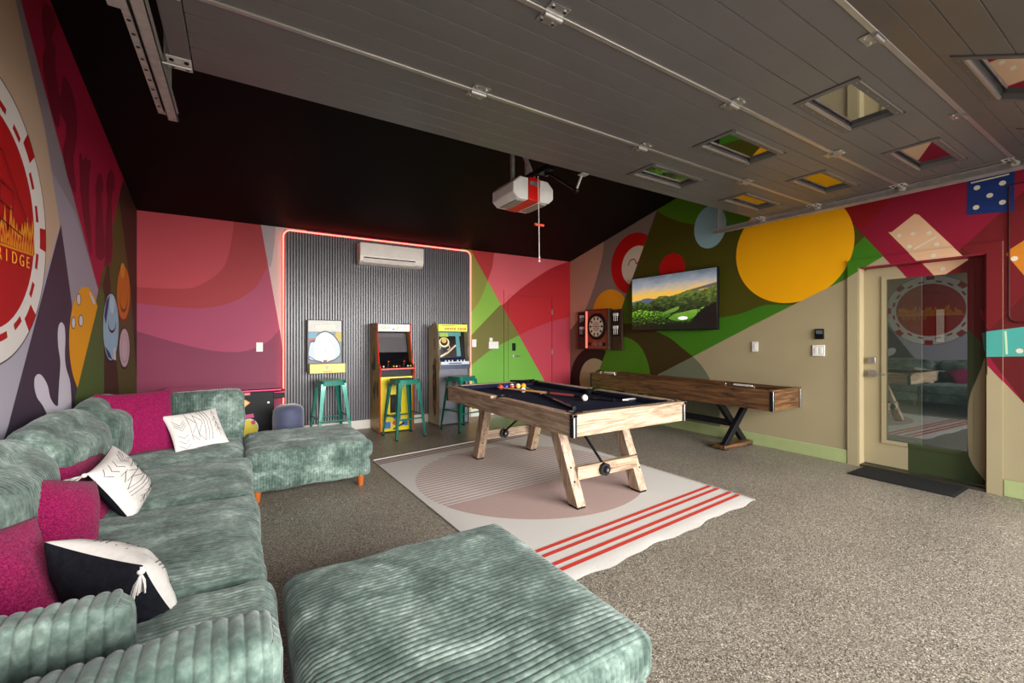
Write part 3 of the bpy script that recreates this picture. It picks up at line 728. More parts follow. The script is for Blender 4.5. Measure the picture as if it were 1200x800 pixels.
def cord_box(name, x0, x1, y0, y1, z0, z1, parent, r=.05, axis='y', ex=4.0, puff=0, puff_front=0, amp=.0042, seed=1, wr=.006, pitch=PITCH, lean=0, per=6):
    """an upholstered block whose cords run round it, spaced along one axis; the two end faces carry cords spaced across"""
    S = np.array([x1-x0, y1-y0, z1-z0]); Cn = np.array([x0+x1, y0+y1, z0+z1])/2
    if axis == 'x': perm = [1, 0, 2]           # work with cords spaced along local y
    else: perm = [0, 1, 2]
    sx, sy, sz = S[perm]
    r = min(r, sx/2.05, sy/2.05, sz/2.05)
    nr = max(2, round(sy/pitch)); ny = nr*per+1
    yy = np.linspace(-sy/2, sy/2, ny)
    def loop(m1, m2):
        t1 = np.linspace(-sx/2, sx/2, m1, endpoint=False); t2 = np.linspace(-sz/2, sz/2, m2, endpoint=False)
        return np.concatenate([np.stack([t1, np.full(m1, sz/2)], -1), np.stack([np.full(m2, sx/2), -t2], -1), np.stack([-t1, np.full(m1, -sz/2)], -1), np.stack([np.full(m2, -sx/2), t2], -1)])
    lp = loop(max(12, int(sx/.035)), max(8, int(sz/.03)))
    P1 = np.empty((ny, len(lp), 3)); P1[..., 0] = lp[None, :, 0]; P1[..., 1] = yy[:, None]; P1[..., 2] = lp[None, :, 1]
    nx = max(2, round(sx/pitch))*per+1
    def capgrid(s):
        xs = np.linspace(-sx/2, sx/2, nx); zs = np.linspace(-sz/2, sz/2, max(8, int(sz/.02)))
        G = np.empty((nx, len(zs), 3)); G[..., 0] = xs[:, None]; G[..., 1] = s*sy/2; G[..., 2] = zs[None, :]
        return G
    def shape(p, cap):
        half = np.array([sx, sy, sz])/2; core = np.clip(p, -(half-r), half-r); d = p-core
        ln = np.linalg.norm(d, axis=-1, keepdims=True); n = d/np.maximum(ln, 1e-9); q = core+n*r
        u = np.clip(2*p[..., 0]/sx, -1, 1); v = np.clip(2*p[..., 1]/sy, -1, 1); t = np.clip(2*p[..., 2]/sz, -1, 1)
        q[..., 2] += np.where(n[..., 2] > 0, n[..., 2], 0)*puff*(1-np.abs(u)**4)*(1-np.abs(v)**ex)
        q[..., 0] += n[..., 0]*puff_front*(1-t**4)*(1-np.abs(v)**ex)
        q[..., 1] += n[..., 1]*puff_front*(1-t**4)*(1-u**4)
        if not cap:
            a = np.abs(np.sin(np.pi*(p[..., 1]+sy/2)*nr/sy))**.6*(1-np.abs(n[..., 1])**3)
        else:
            k = max(2, round(sx/pitch)); a = np.abs(np.sin(np.pi*(p[..., 0]+sx/2)*k/sx))**.6*np.clip(np.abs(n[..., 1])**3, 0, 1)
        q = q + n*(a*amp)[..., None] + n*(wob(q, seed, 9.0)*wr)[..., None] + n*(wob(q, seed+5, 26.0)*wr*.35)[..., None]
        if lean: q[..., 0] += lean*(q[..., 2]+sz/2)
        return q
    parts = [(shape(P1, False), gridq(ny, len(lp), True))]
    for s in (-1, 1):
        G = shape(capgrid(s), True); q = gridq(*G.shape[:2])
        parts.append((G, q if s < 0 else q[:, ::-1]))
    out = []
    inv = np.argsort(perm)
    for v, q in parts:
        v = v[..., inv] + Cn
        out.append((v, q[:, ::-1] if axis == 'x' else q))
    return np_mesh(name, out, VELVET, parent)
LEGW = mat('orange_stained_leg', '#a8561c', .35, var=.12, scale=12)
def sofa_leg(x, y, parent, h=.105):
    return MB().lathe([(.017, .001), (.021, .004), (.031, h-.01), (.033, h)], LEGW, 16, (x, y, 0)).build('leg', parent)

ot = thing('ottoman', (.6, 1.37, 0), 'large square sage green corduroy ottoman in the foreground corner', 'ottoman')
cord_box('seat_cushion', .135, 1.075, .885, 1.85, .262, .405, ot, r=.045, puff=.022, seed=3, per=8, wr=.0035)
cord_box('base', .15, 1.06, .90, 1.835, .105, .265, ot, r=.03, seed=4)
for x in (.21, 1.0):
    for y in (.97, 1.77): sofa_leg(x, y, ot)
co = thing('ottoman', (.5, 4.4, 0), 'sage green corduroy ottoman on orange legs in front of the teal stools', 'ottoman')
cord_box('seat_cushion', .035, .985, 3.86, 4.80, .262, .405, co, r=.045, puff=.022, seed=6)
cord_box('base', .05, .97, 3.88, 4.78, .105, .265, co, r=.03, seed=7)
for x in (.115, .905):
    for y in (3.97, 4.70): sofa_leg(x, y, co)

so = thing('sectional_sofa', (-.45, 2.9, 0), 'long sage green corduroy sectional sofa along the mural wall', 'sofa')
SEAMS = [(.93, 1.87), (1.875, 2.90), (2.905, 3.855), (3.86, 4.80)]
for i, (a, b) in enumerate(SEAMS):
    cord_box('seat_cushion', -.80, (.10, .08, .07, .025)[i], a, b, .255, .405, so, r=.05, puff=.035, seed=20+i, wr=.009)
    cord_box('base', -.97, (.06, .06, .05, .015)[i], a+.004, b-.004, .10, .262, so, r=.025, seed=30+i)
    for x in (-.9, -.05): sofa_leg(x, a+.08 if i else a+.12, so)
for i, (a, b) in enumerate(((1.42, 2.0), (2.005, 2.86), (2.865, 3.80), (3.805, 4.66))):
    cord_box('back_cushion', -.955, -.715, a, b, .40, .835, so, r=.115, puff=.045, puff_front=.075, ex=2.2, seed=40+i, wr=.006, lean=-.06, amp=.0036)
cord_box('back_frame', -.985, -.86, .93, 4.86, .25, .70, so, r=.04, seed=51)
# far return: low back behind the corner seat, and the near arm panel
cord_box('back_frame', -.97, .03, 4.74, 4.88, .25, .80, so, r=.035, axis='x', seed=52)
cord_box('back_cushion', -.50, .02, 4.56, 4.74, .40, .84, so, r=.05, axis='x', puff_front=.015, seed=53, wr=.008)
cord_box('arm', -.985, .062, .95, 1.085, .10, .715, so, r=.032, axis='x', puff=.008, seed=54, amp=.007, per=10, pitch=.027)
cord_box('back_cushion', -.96, -.225, 1.27, 1.36, .40, .71, so, r=.022, axis='x', puff_front=.02, seed=55, amp=.007, per=10, pitch=.027)

# ------------------------------------------------------------------ loose pillows
def fuzzy(name, c0, c1):
    m, nt, b = nodes(name); tc = N(nt, 'ShaderNodeTexCoord')
    n = N(nt, 'ShaderNodeTexNoise', Scale=170.0, Detail=4.0, Roughness=.75); nt.links.new(tc.outputs['Object'], n.inputs['Vector'])
    r = ramp(nt, [(.36, lin(c0)), (.5, lin(c1)), (.72, lin('#a8305f'))]); nt.links.new(n.outputs['Fac'], r.inputs[0])
    nt.links.new(r.outputs[0], b.inputs['Base Color']); b.inputs['Roughness'].default_value = .9; b.inputs['Sheen Weight'].default_value = .08
    b.inputs['Specular IOR Level'].default_value = .1
    bp = N(nt, 'ShaderNodeBump', Strength=.8, Distance=.004); nt.links.new(n.outputs['Fac'], bp.inputs['Height']); nt.links.new(bp.outputs[0], b.inputs['Normal'])
    return m
MAG = fuzzy('magenta_boucle', '#560730', '#820f45')
WCL = mat('white_woven_cotton', '#cfc9c3', .85, var=.05, scale=60, bump=.4, bscale=300, spec=.1)
BCL = mat('black_woven_cotton', '#15161c', .9, var=.3, scale=60, bump=.4, bscale=300, spec=.1)
STI = mat('charcoal_stitching', '#3a383c', .9)
def frame(center, normal, up):
    n = Vector(normal).normalized(); u = Vector(up); u = (u-n*u.dot(n)).normalized(); r = u.cross(n)
    M = Matrix((r, u, n)).transposed().to_4x4(); M.translation = Vector(center); return M
def pil_z(u, v, t):
    return t/2*(max(0, 1-u*u)**.47)*(max(0, 1-v*v)**.47)
def pil_xy(u, v, w, h):
    return (w/2*u*(1-.07*(1-v*v)*u*u), h/2*v*(1-.07*(1-u*u)*v*v))
def pillow_side(name, w, h, t, sgn, material, parent, seed, slump=.0):
    n = 41; g = np.linspace(-1, 1, n); g = np.sign(g)*(1-(1-np.abs(g))**1.35)
    V = np.zeros((n, n, 3))
    for i, u in enumerate(g):
        for j, v in enumerate(g):
            x, y = pil_xy(u, v, w, h); V[i, j] = (x, y, sgn*pil_z(u, v, t))
    wv = wob(V, seed, 13.0)*.008+wob(V, seed+3, 30.0)*.003
    e = (1-np.abs(g)[:, None]**4)*(1-np.abs(g)[None, :]**4)
    V[..., 2] += sgn*wv*e
    if slump: V[..., 1] -= slump*(1-(2*V[..., 0]/w)**2)*np.clip(V[..., 1]/(h/2), 0, 1)
    q = gridq(n, n)
    return np_mesh(name, [(V, q if sgn > 0 else q[:, ::-1])], material, parent)
def tassel(parent, x, y, dx, dy, ln=.075, special=None):
    down = parent.matrix_world.to_3x3().inverted() @ Vector((0, 0, -1))
    m = MB(); d = (Vector((dx, dy, 0)).normalized()*.8+down*.55).normalized() if special is None else Vector(special).normalized(); p = Vector((x, y, 0))
    m.tube([p, p+d*.012], .006, WCL, 8); m.sphere(tuple(p+d*.018), .011, WCL, 10, 6)
    rnd = random.Random(int((x+2)*1000)+int((y+3)*777))
    for k in range(18):
        a = rnd.uniform(0, 6.28); s = rnd.uniform(.2, 1)
        off = Vector((-d.y, d.x, 0))*math.cos(a)*.022*s+Vector((0, 0, 1))*math.sin(a)*.020*s
        m.tube([p+d*.024, p+d*(.024+ln*.5)+off*.7, p+d*(.024+ln*rnd.uniform(.85, 1.05))+off], .0022, WCL if k % 3 else STI, 5)
    return m.build('tassel', parent)
def pillow(label, center, normal, up, w, h, t, kind, seed, group=None, slump=0, tassels=((-1, -1), (1, -1), (1, 1), (-1, 1)), special=None):
    r = thing('throw_pillow', center, label, 'pillow', group, local=True)
    r.matrix_world = frame(center, normal, up)
    if kind == 'mag':
        n = 41
        a = pillow_side('cover', w, h, t, 1, MAG, None, seed, slump); b = pillow_side('cover', w, h, t, -1, MAG, None, seed+9, slump)
        bm = bmesh.new(); bm.from_mesh(a.data); bm.from_mesh(b.data); bmesh.ops.remove_doubles(bm, verts=bm.verts, dist=.0004); bm.to_mesh(a.data); bm.free()
        bpy.data.objects.remove(b); a.parent = r
    else:
        tag(pillow_side('front_cover', w, h, t, 1, WCL, r, seed, slump), 'white front with thin dark stitched lines'); tag(pillow_side('back_cover', w, h, t, -1, BCL, r, seed+9, slump), 'plain black back')
        st = MB()
        V = np.zeros((1, 1, 3))
        def line(pts, rad=.0014):
            o = []
            for k in range(len(pts)-1):
                for s in range(6):
                    f = s/6; u = pts[k][0]*(1-f)+pts[k+1][0]*f; v = pts[k][1]*(1-f)+pts[k+1][1]*f
                    x, y = pil_xy(u, v, w, h); z = pil_z(u, v, t)
                    P_ = np.array([[x, y, z]]); e = (1-abs(u)**4)*(1-abs(v)**4)
                    z += float((wob(P_, seed, 13.0)*.008+wob(P_, seed+3, 30.0)*.003)[0])*e
                    yy = y-slump*(1-(2*x/w)**2)*max(0, min(1, y/(h/2))) if slump else y
                    o.append((x, yy, z+.0012))
            st.tube(o, rad, STI, 4)
        for c in (-.68, -.54, -.40):           # chevrons
            line([(-.86, c+.98), (-.64, c+.66), (-.42, c+.98)])
        line([(-.34, .9), (-.34, -.86)]); line([(-.34, .7), (-.08, .2), (-.34, -.3)]); line([(-.1, .9), (-.1, -.8)])
        line([(-.1, .7), (.14, .25), (-.1, -.3), (.12, -.78)]); line([(-.34, -.3), (-.08, -.7)])
        for q in (.2, .32, .44): line([(q-.1, .9), (q, .3), (q-.02, -.2), (q-.14, -.85)])
        for q in (.5, .2, -.1, -.4):
            line([(.58, q), (.7, q+.3), (.82, q)]); 
        line([(.7, .85), (.7, -.85)])
        for q in (-.2, -.45, -.7):
            line([(-.84, q), (-.64, q-.2), (-.44, q)])
        st.build('stitching', r)
        for sx, sy in tassels: tassel(r, sx*w/2*.97, sy*h/2*.97, sx*.8, sy*.6, special=special)
    return r
pillow('magenta boucle pillow upright in the far corner beside a small white pillow', (-.64, 4.22, .668), (.50, -.82, .27), (-.10, .2, .97), .47, .48, .15, 'mag', 61)
pillow('white stitched pillow with tassels leaning at the far end seat', (-.291, 4.29, .565), (.45, -.70, .53), (-.303, .424, .853), .40, .33, .11, 'bw', 62, tassels=((-1, 1), (-1, -1), (1, -1)))
pillow('magenta pillow mostly hidden behind the white tasselled pillow on the middle seat', (-.65, 3.10, .56), (.80, -.12, .58), (-.58, .05, .8), .46, .36, .13, 'mag', 63)
pillow('white and black tasselled pillow tilted on the middle seat beside a magenta pillow', (-.516, 2.975, .555), (.867, -.134, .48), (.765, .423, .486), .32, .36, .15, 'bw', 64, tassels=((-1, -1), (1, -1)))
pillow('round edged magenta pillow slumped against the middle back cushion', (-.64, 2.47, .565), (.80, -.48, .36), (-.1, .5, .85), .34, .34, .20, 'mag', 65)
pillow('largest magenta pillow in the left foreground cut by the picture edge', (-.63, 1.74, .56), (.62, -.62, .48), (-.3, .35, .88), .42, .42, .22, 'mag', 66)
pillow('black backed white tasselled pillow lying in front of the foreground magenta pillow', (-.325, 1.80, .535), (.57, .62, .54), (-.1, -.43, .9), .31, .35, .19, 'bw', 67, tassels=((-1, 1),), special=(.15, -1, -.42))

# ------------------------------------------------------------------ rug under the pool table
def rug_mat():
    m, nt, b = nodes('rug_white_weave'); tc = N(nt, 'ShaderNodeTexCoord')
    wv = N(nt, 'ShaderNodeTexNoise', Scale=220.0, Detail=3.0); nt.links.new(tc.outputs['Object'], wv.inputs['Vector'])
    r = ramp(nt, [(.3, lin('#c0bab3')), (.6, lin('#d4cfc8'))]); nt.links.new(wv.outputs['Fac'], r.inputs[0]); nt.links.new(r.outputs[0], b.inputs['Base Color'])
    b.inputs['Roughness'].default_value = .95; b.inputs['Specular IOR Level'].default_value = .1
    bp = N(nt, 'ShaderNodeBump', Strength=.4, Distance=.003); nt.links.new(wv.outputs['Fac'], bp.inputs['Height']); nt.links.new(bp.outputs[0], b.inputs['Normal'])
    return m
RUGM = rug_mat(); RUGR = mat('rug_red_stripe', '#c0301f', .95, var=.06, scale=60, bump=.3); RUGP = mat('rug_blush', '#b0958d', .95, var=.10, scale=150, bump=.4, bscale=220); RUGB = mat('rug_brown_stripe', '#7a4a46', .95)
A_, B_, C_, D_ = Vector((1.275, 1.775, 0)), Vector((3.50, 1.925, 0)), Vector((3.44, 5.02, 0)), Vector((1.195, 4.69, 0))
def rugp(s, t, z):                        # s across, t from the near edge to the far edge
    p = (A_*(1-s)+B_*s)*(1-t)+(D_*(1-s)+C_*s)*t
    return (p.x, p.y, z)
rug = thing('rug', (2.35, 3.35, 0), 'white woven rug with red stripes and a blush circle under the pool table', 'rug')
n1, n2 = 40, 60; V = np.zeros((n1+1, n2+1, 3)); 
for i in range(n1+1):
    for j in range(n2+1):
        s_, t_ = i/n1, j/n2; x, y, z = rugp(s_, t_, .009)
        if j == 0: y += .012*math.sin(s_*19)+.008*math.sin(s_*47)
        if i in (0, n1) or j in (0, n2): z = .002
        V[i, j] = (x, y, z)
np_mesh('pile', [(V, gridq(n1+1, n2+1))], RUGM, rug)
def band(t0, t1, m, name, s0=.003, s1=.997):
    k = 20; mb = MB()
    for i in range(k):
        a, b = s0+(s1-s0)*i/k, s0+(s1-s0)*(i+1)/k
        mb.add([rugp(a,t0,.0105), rugp(b,t0,.0105), rugp(b,t1,.0105), rugp(a,t1,.0105)], [(0,1,2,3)], m)
    return mb.build(name, rug, smooth=False)
for t0 in (.041, .064, .0995, .123): tag(band(t0-.0055, t0+.0055, RUGR, 'stripe'), 'red woven stripe')
for t0 in (.935, .955, .975): tag(band(t0-.0045, t0+.0045, RUGB, 'stripe'), 'brown woven stripe')
CX, CY, CRAD = 2.335, 3.43, 1.05
ang = math.atan2(B_.y-A_.y, B_.x-A_.x)
def disc_pt(a, b, z=.0105): return (CX+a*math.cos(ang)-b*math.sin(ang), CY+a*math.sin(ang)+b*math.cos(ang), z)
half = [(CRAD*math.cos(t), CRAD*math.sin(t)) for t in [math.pi+math.asin(.25)+ (math.pi-2*math.asin(.25))*i/40 for i in range(41)]]
tag(MB().add([disc_pt(a, b) for a, b in half], [tuple(range(len(half)))], RUGP).build('woven_half_disc', rug, smooth=False), 'solid blush part of the circle')
b = -.25*CRAD+.02; 
while b < CRAD-.02:
    xw = math.sqrt(CRAD**2-b*b)
    MB().add([disc_pt(-xw, b), disc_pt(xw, b), disc_pt(xw, b+.028), disc_pt(-xw, b+.028)], [(0,1,2,3)], RUGP).build('line', rug, smooth=False)
    b += .056
hem = MB(); hem.tube([rugp(0, t/20, .006) for t in range(21)]+[rugp(s_/20, 1, .006) for s_ in range(1, 21)]+[rugp(1, 1-t/20, .006) for t in range(1, 21)], .005, RUGM, 6); hem.build('hem', rug)

# ------------------------------------------------------------------ pool table
PX0, PX1, PY0, PY1, PT, PB = 1.848, 2.992, 2.20, 4.25, .80, .648
pt_ = thing('pool_table', ((PX0+PX1)/2, 3.2, .011), 'light oak pool table with splayed legs and navy cloth standing on the rug', 'pool table')
CLOTH = mat('navy_cloth', '#191d2e', .9, var=.08, scale=200, bump=.15, bscale=400, spec=.1)
OX, OY, OZ = oak('x'), oak('y'), oak('z')
th = .035
MB().box(PX0, PX0+th, PY0+.03, PY1-.03, PB, PT-.022, OY).build('side_apron', pt_, bevel=.003)
MB().box(PX1-th, PX1, PY0+.03, PY1-.03, PB, PT-.022, OY).build('side_apron', pt_, bevel=.003)
MB().box(PX0+.03, PX1-.03, PY0, PY0+th, PB, PT-.022, OX).build('end_apron', pt_, bevel=.003)
MB().box(PX0+.03, PX1-.03, PY1-th, PY1, PB, PT-.022, OX).build('end_apron', pt_, bevel=.003)
for cx, sx in ((PX0, 1), (PX1, -1)):
    for cy, sy in ((PY0, 1), (PY1, -1)):
        k = MB()
        k.box(min(cx-sx*.003, cx+sx*.032), max(cx-sx*.003, cx+sx*.032), min(cy-sy*.003, cy+sy*.032), max(cy-sy*.003, cy+sy*.032), PB-.004, PT-.024, BLACK)
        k.box(min(cx+sx*.001, cx+sx*.012), max(cx+sx*.001, cx+sx*.012), min(cy-sy*.006, cy), max(cy-sy*.006, cy), PB-.004, PT-.024, STEEL)
        k.build('corner_bracket', pt_, bevel=.002)
MB().box(PX0+.03, PX1-.03, PY0+.03, PY1-.03, PT-.075, PT-.045, CLOTH).build('playing_bed', pt_)
rw, cw = .062, .042
PR = .050
def rail(x0, x1, y0, y1, m, cush):
    r = MB().box(x0, x1, y0, y1, PT-.022, PT, m).build('rail_cap', pt_, bevel=.004)
    MB().hexa([(cush[0],cush[2],PT-.045),(cush[1],cush[2],PT-.045),(cush[1],cush[3],PT-.045),(cush[0],cush[3],PT-.045)],
              [(cush[0],cush[2],PT-.004),(cush[1],cush[2],PT-.004),(cush[1],cush[3],PT-.004),(cush[0],cush[3],PT-.004)], CLOTH).build('cushion', pt_, bevel=.008)
    return r
o_ = .012; my = (PY0+PY1)/2
for s, xo in ((1, PX0), (-1, PX1)):
    for a, b in ((PY0+.07, my-.055), (my+.055, PY1-.07)):
        xs = sorted((xo-s*o_, xo+s*rw)); cs = sorted((xo+s*rw, xo+s*(rw+cw)))
        rail(xs[0], xs[1], a, b, OY, (cs[0], cs[1], a+.045, b-.045))
for s, yo in ((1, PY0), (-1, PY1)):
    ys = sorted((yo-s*o_, yo+s*rw)); cs = sorted((yo+s*rw, yo+s*(rw+cw)))
    rail(PX0+.07, PX1-.07, ys[0], ys[1], OX, (PX0+.115, PX1-.115, cs[0], cs[1]))
for s, xo in ((1, PX0), (-1, PX1)):
    for t, yo in ((1, PY0), (-1, PY1)):
        m = MB(); xs = sorted((xo-s*o_, xo+s*.07)); ys = sorted((yo-t*o_, yo+t*.07)); a = sorted((xo-s*o_, xo+s*.028)); b = sorted((yo-t*o_, yo+t*.028))
        m.box(a[0], a[1], ys[0], ys[1], PT-.022, PT-.001, OX); m.box(xs[0], xs[1], b[0], b[1], PT-.022, PT-.001, OX); m.build('corner_cap', pt_, bevel=.003)
def pocket(x, y):
    m = MB(); n = 24
    m.lathe([(PR-.012, -.09), (PR-.006, -.09), (PR, -.003), (PR+.004, .003), (PR-.004, .004), (PR-.010, -.085)], DARK, n, (x, y, PT))
    m.cyl((x, y, PT-.092), (x, y, PT-.088), PR-.006, PR-.006, DARK, n); return m.build('pocket', pt_)
for x in (PX0+.075, PX1-.075):
    for y in (PY0+.075, PY1-.075): pocket(x, y)
pocket(PX0+.09, my); pocket(PX1-.09, my)
sg = mat('pearl_inlay', '#e8e2d5', .25)
si = MB()
for x in (PX0+.03, PX1-.03):
    for k in range(1, 8):
        if k != 4: si.cyl((x, PY0+(PY1-PY0)*k/8, PT), (x, PY0+(PY1-PY0)*k/8, PT+.0008), .005, .005, sg, 10)
for y in (PY0+.03, PY1-.03):
    for k in (1, 2, 3): si.cyl((PX0+(PX1-PX0)*k/4, y, PT), (PX0+(PX1-PX0)*k/4, y, PT+.0008), .005, .005, sg, 10)
tag(si.build('sight_inlays', pt_), kind='stuff')
def pleg(xb, yb, xt, yt, wx=.085, wy=.11, top=PB+.005):
    z0 = .026
    m = MB(); m.hexa([(xb,yb,z0),(xb+wx,yb,z0),(xb+wx,yb+wy,z0),(xb,yb+wy,z0)], [(xt,yt,top),(xt+wx,yt,top),(xt+wx,yt+wy,top),(xt,yt+wy,top)], OZ)
    l = m.build('leg', pt_, bevel=.004)
    MB().box(xb+.004, xb+wx-.004, yb+.004, yb+wy-.004, .011, z0, BLACK).build('foot_pad', l)
    for z in (.20, .30):
        f = (z-z0)/(top-z0); yy = yb+(yt-yb)*f; xx = xb+(xt-xb)*f
        MB().cyl((xx+wx*(.3 if xb < 2.4 else .7)+.01, yy+.001, z), (xx+wx*(.3 if xb < 2.4 else .7)+.01, yy-.004, z), .008, .008, BLACK, 10).build('bolt', l)
pleg(2.146, 2.503, 2.112, 2.74); pleg(2.822, 2.503, 2.80, 2.74)
pleg(2.130, 4.10, 2.10, 3.85); pleg(2.815, 4.10, 2.79, 3.85)
for y, yy, s in ((2.567, 2.545, 1), (4.125, 4.105, -1)):
    st = MB().box(2.205, 2.86, y, y+.05, .205, .305, OX).build('stretcher', pt_, bevel=.003)
    kb = MB(); kb.cyl((2.47, y+(.0), .255), (2.47, y-.03, .255), .052, .052, BLACK, 8); kb.cyl((2.47, y-.03, .255), (2.47, y-.045, .255), .03, .022, DARK, 8); kb.cyl((2.47, y-.045, .255), (2.47, y-.052, .255), .012, .012, CHROME, 8)
    kb.build('tension_knob', pt_)
    MB().tube([(2.47, y-.015 if s > 0 else y-.02, .275), (2.44, 3.2+s*-.15, PB+.09)], .011, BLACK, 10).build('tension_rod', pt_)
MB().box(2.15, 2.9, 2.7, 4.05, PB+.0, PB+.03, BLACK).box(PX0+.04, PX1-.04, PY0+.04, PY1-.04, PB+.03, PB+.06, BLACK).build('under_frame', pt_)
# balls, cues and brush on the cloth
BZ = PT-.045
def ball(x, y, col, label, name='billiard_ball', stripe=None):
    c = mat('ball_'+col, col, .12, var=.01, coat=.6); r = .0285
    m = MB().sphere((x, y, BZ+r), r, c, 20, 14)
    if stripe:
        w_ = mat('ball_ivory', '#ece6d6', .12, var=.01, coat=.6); i = m.m(w_)
        for q, f in enumerate(m.f):
            zz = sum(m.v[k][2] for k in f)/len(f)-(BZ+r)
            if abs(zz) > .016: m.mi[q] = i
    return tag(m.build(name, None, recalc=False, angle=180), label, 'ball', 'billiard balls on the navy cloth')
for x, y, c, st_, lab in ((2.33, 3.95, '#c4391f', 0, 'orange red pool ball, leftmost of the row on the far cloth'), (2.40, 3.955, '#2a2f86', 0, 'dark blue pool ball second from left in the row'),
                     (2.47, 3.95, '#b8463a', 1, 'white and red striped pool ball in the middle of the row'), (2.535, 3.93, '#d9b33a', 1, 'white and yellow striped pool ball fourth in the row'),
                     (2.60, 3.925, '#e09a2a', 0, 'orange yellow pool ball at the right end of the row'), (2.395, 3.62, '#d8cfae', 1, 'pale pool ball just in front of the row of balls')):
    ball(x, y, c, lab, stripe=st_)
ball(2.53, 2.86, '#efe8d8', 'white cue ball alone near the middle of the table', 'cue_ball')
def cue(p0, p1, label, butt, shaft, grip=None):
    p0, p1 = Vector(p0), Vector(p1); d = (p1-p0).normalized(); ln = (p1-p0).length
    t = thing('pool_cue', tuple(p0), label, 'cue')
    def seg(a, b, ra, rb, m, nm): MB().cyl(p0+d*a, p0+d*b, ra, rb, m, 14).build(nm, t)
    seg(0, .03, .0145, .0145, DARK, 'bumper'); seg(.03, ln*.30, .0145, .0125, butt, 'butt'); seg(ln*.30, ln*.5, .0125, .011, grip or mat('cue_wrap', '#3a3a40', .8), 'grip')
    seg(ln*.5, ln*.53, .0115, .0115, CHROME, 'joint'); seg(ln*.53, ln*.985, .011, .0065, shaft, 'shaft'); seg(ln*.985, ln, .0065, .006, mat('cue_tip_blue', '#4d6f94', .8), 'tip')
SH1 = mat('maple_shaft', '#b88a5c', .3, coat=.4); BU1 = mat('black_lacquer', '#141318', .2, coat=.6)
cue((2.14, 2.535, BZ+.0165), (2.69, 4.10, BZ+.012), 'black pool cue lying lengthwise from the near left of the cloth', BU1, BU1)
cue((2.71, 2.69, BZ+.0165), (2.24, 3.86, BZ+.040), 'pool cue with a reddish grip crossing over the black cue beside the cue ball', BU1, SH1, mat('red_brown_grip', '#8c3a34', .3, coat=.5))
br = thing('table_brush', (2.84, 2.63, BZ), 'small grey table brush lying on the navy cloth near the right rail', 'brush')
bd = Vector((.99, -.1, 0)).normalized()
def obox(mb, c, d, l, w_, z0, z1, m, t0=1, t1=1):
    n = Vector((-d.y, d.x, 0)); c = Vector(c); a, b = c-d*l/2, c+d*l/2
    q = lambda p, k, z: tuple(p+n*k*w_/2)[:2]+(z,)
    mb.hexa([q(a,-t0,z0), q(b,-t1,z0), q(b,t1,z0), q(a,t0,z0)], [q(a,-t0,z1), q(b,-t1,z1), q(b,t1,z1), q(a,t0,z1)], m)
m = MB(); obox(m, (2.855, 2.625, 0), bd, .10, .03, BZ+.018, BZ+.030, STEEL, .8, 1); obox(m, (2.78, 2.633, 0), bd, .05, .035, BZ+.014, BZ+.026, WHITE, .1, 1); m.build('handle', br, bevel=.003)
m = MB(); obox(m, (2.855, 2.625, 0), bd, .095, .026, BZ+.0005, BZ+.018, DARK); m.build('bristles', br)
tr = thing('ball_rack', (2.80, 4.03, PT), 'black triangular ball rack resting on the far rail of the pool table', 'rack')
m = MB(); tp = [(2.62, 4.215), (2.915, 4.175), (2.735, 3.96)]
m.tube([(x, y, PT+.012) for x, y in tp], .011, DARK, 8, True); m.build('rack_frame', tr)

# ------------------------------------------------------------------ shuffleboard table
SX_0, SX_1, SY0, SY1, SB, ST = 4.74, 5.325, 2.42, 5.22, .527, .735
sh = thing('shuffleboard_table', (5.03, 3.8, 0), 'long brown walnut shuffleboard table with black cross legs along the right wall', 'game table')
WX, WY = walnut('x'), walnut('y')
for x in ((SX_0, SX_0+.03), (SX_1-.03, SX_1)): MB().box(x[0], x[1], SY0+.03, SY1-.03, SB, ST, WY).build('side_panel', sh, bevel=.003)
for y in ((SY0, SY0+.03), (SY1-.03, SY1)): MB().box(SX_0+.03, SX_1-.03, y[0], y[1], SB, ST, WX).build('end_panel', sh, bevel=.003)
for y in ((SY0-.006, SY0+.05), (SY1-.05, SY1+.006)): MB().box(SX_0-.006, SX_1+.006, y[0], y[1], ST, ST+.014, WX).build('end_cap', sh, bevel=.004)
for x in ((SX_0-.004, SX_0+.03), (SX_1-.03, SX_1+.004)): MB().box(x[0], x[1], SY0+.05, SY1-.05, ST, ST+.010, WY).build('top_rail', sh, bevel=.003)
for x, sx in ((SX_0, 1), (SX_1, -1)):
    for y, sy in ((SY0, 1), (SY1, -1)):
        k = MB(); k.box(min(x-sx*.003, x+sx*.032), max(x-sx*.003, x+sx*.032), min(y-sy*.003, y+sy*.032), max(y-sy*.003, y+sy*.032), SB-.002, ST-.001, BLACK)
        k.box(min(x+sx*.002, x+sx*.014), max(x+sx*.002, x+sx*.014), min(y-sy*.006, y), max(y-sy*.006, y), SB-.002, ST-.001, STEEL); k.build('corner_bracket', sh, bevel=.002)
MB().box(SX_0+.03, SX_1-.03, SY0+.03, SY1-.03, SB+.01, SB+.03, DARK).build('gutter_bed', sh)
MB().box(SX_0+.13, SX_1-.13, SY0+.06, SY1-.06, SB+.03, ST-.06, mat('glossy_playfield', '#2a1b12', .12, coat=.6)).build('playing_board', sh, bevel=.004)
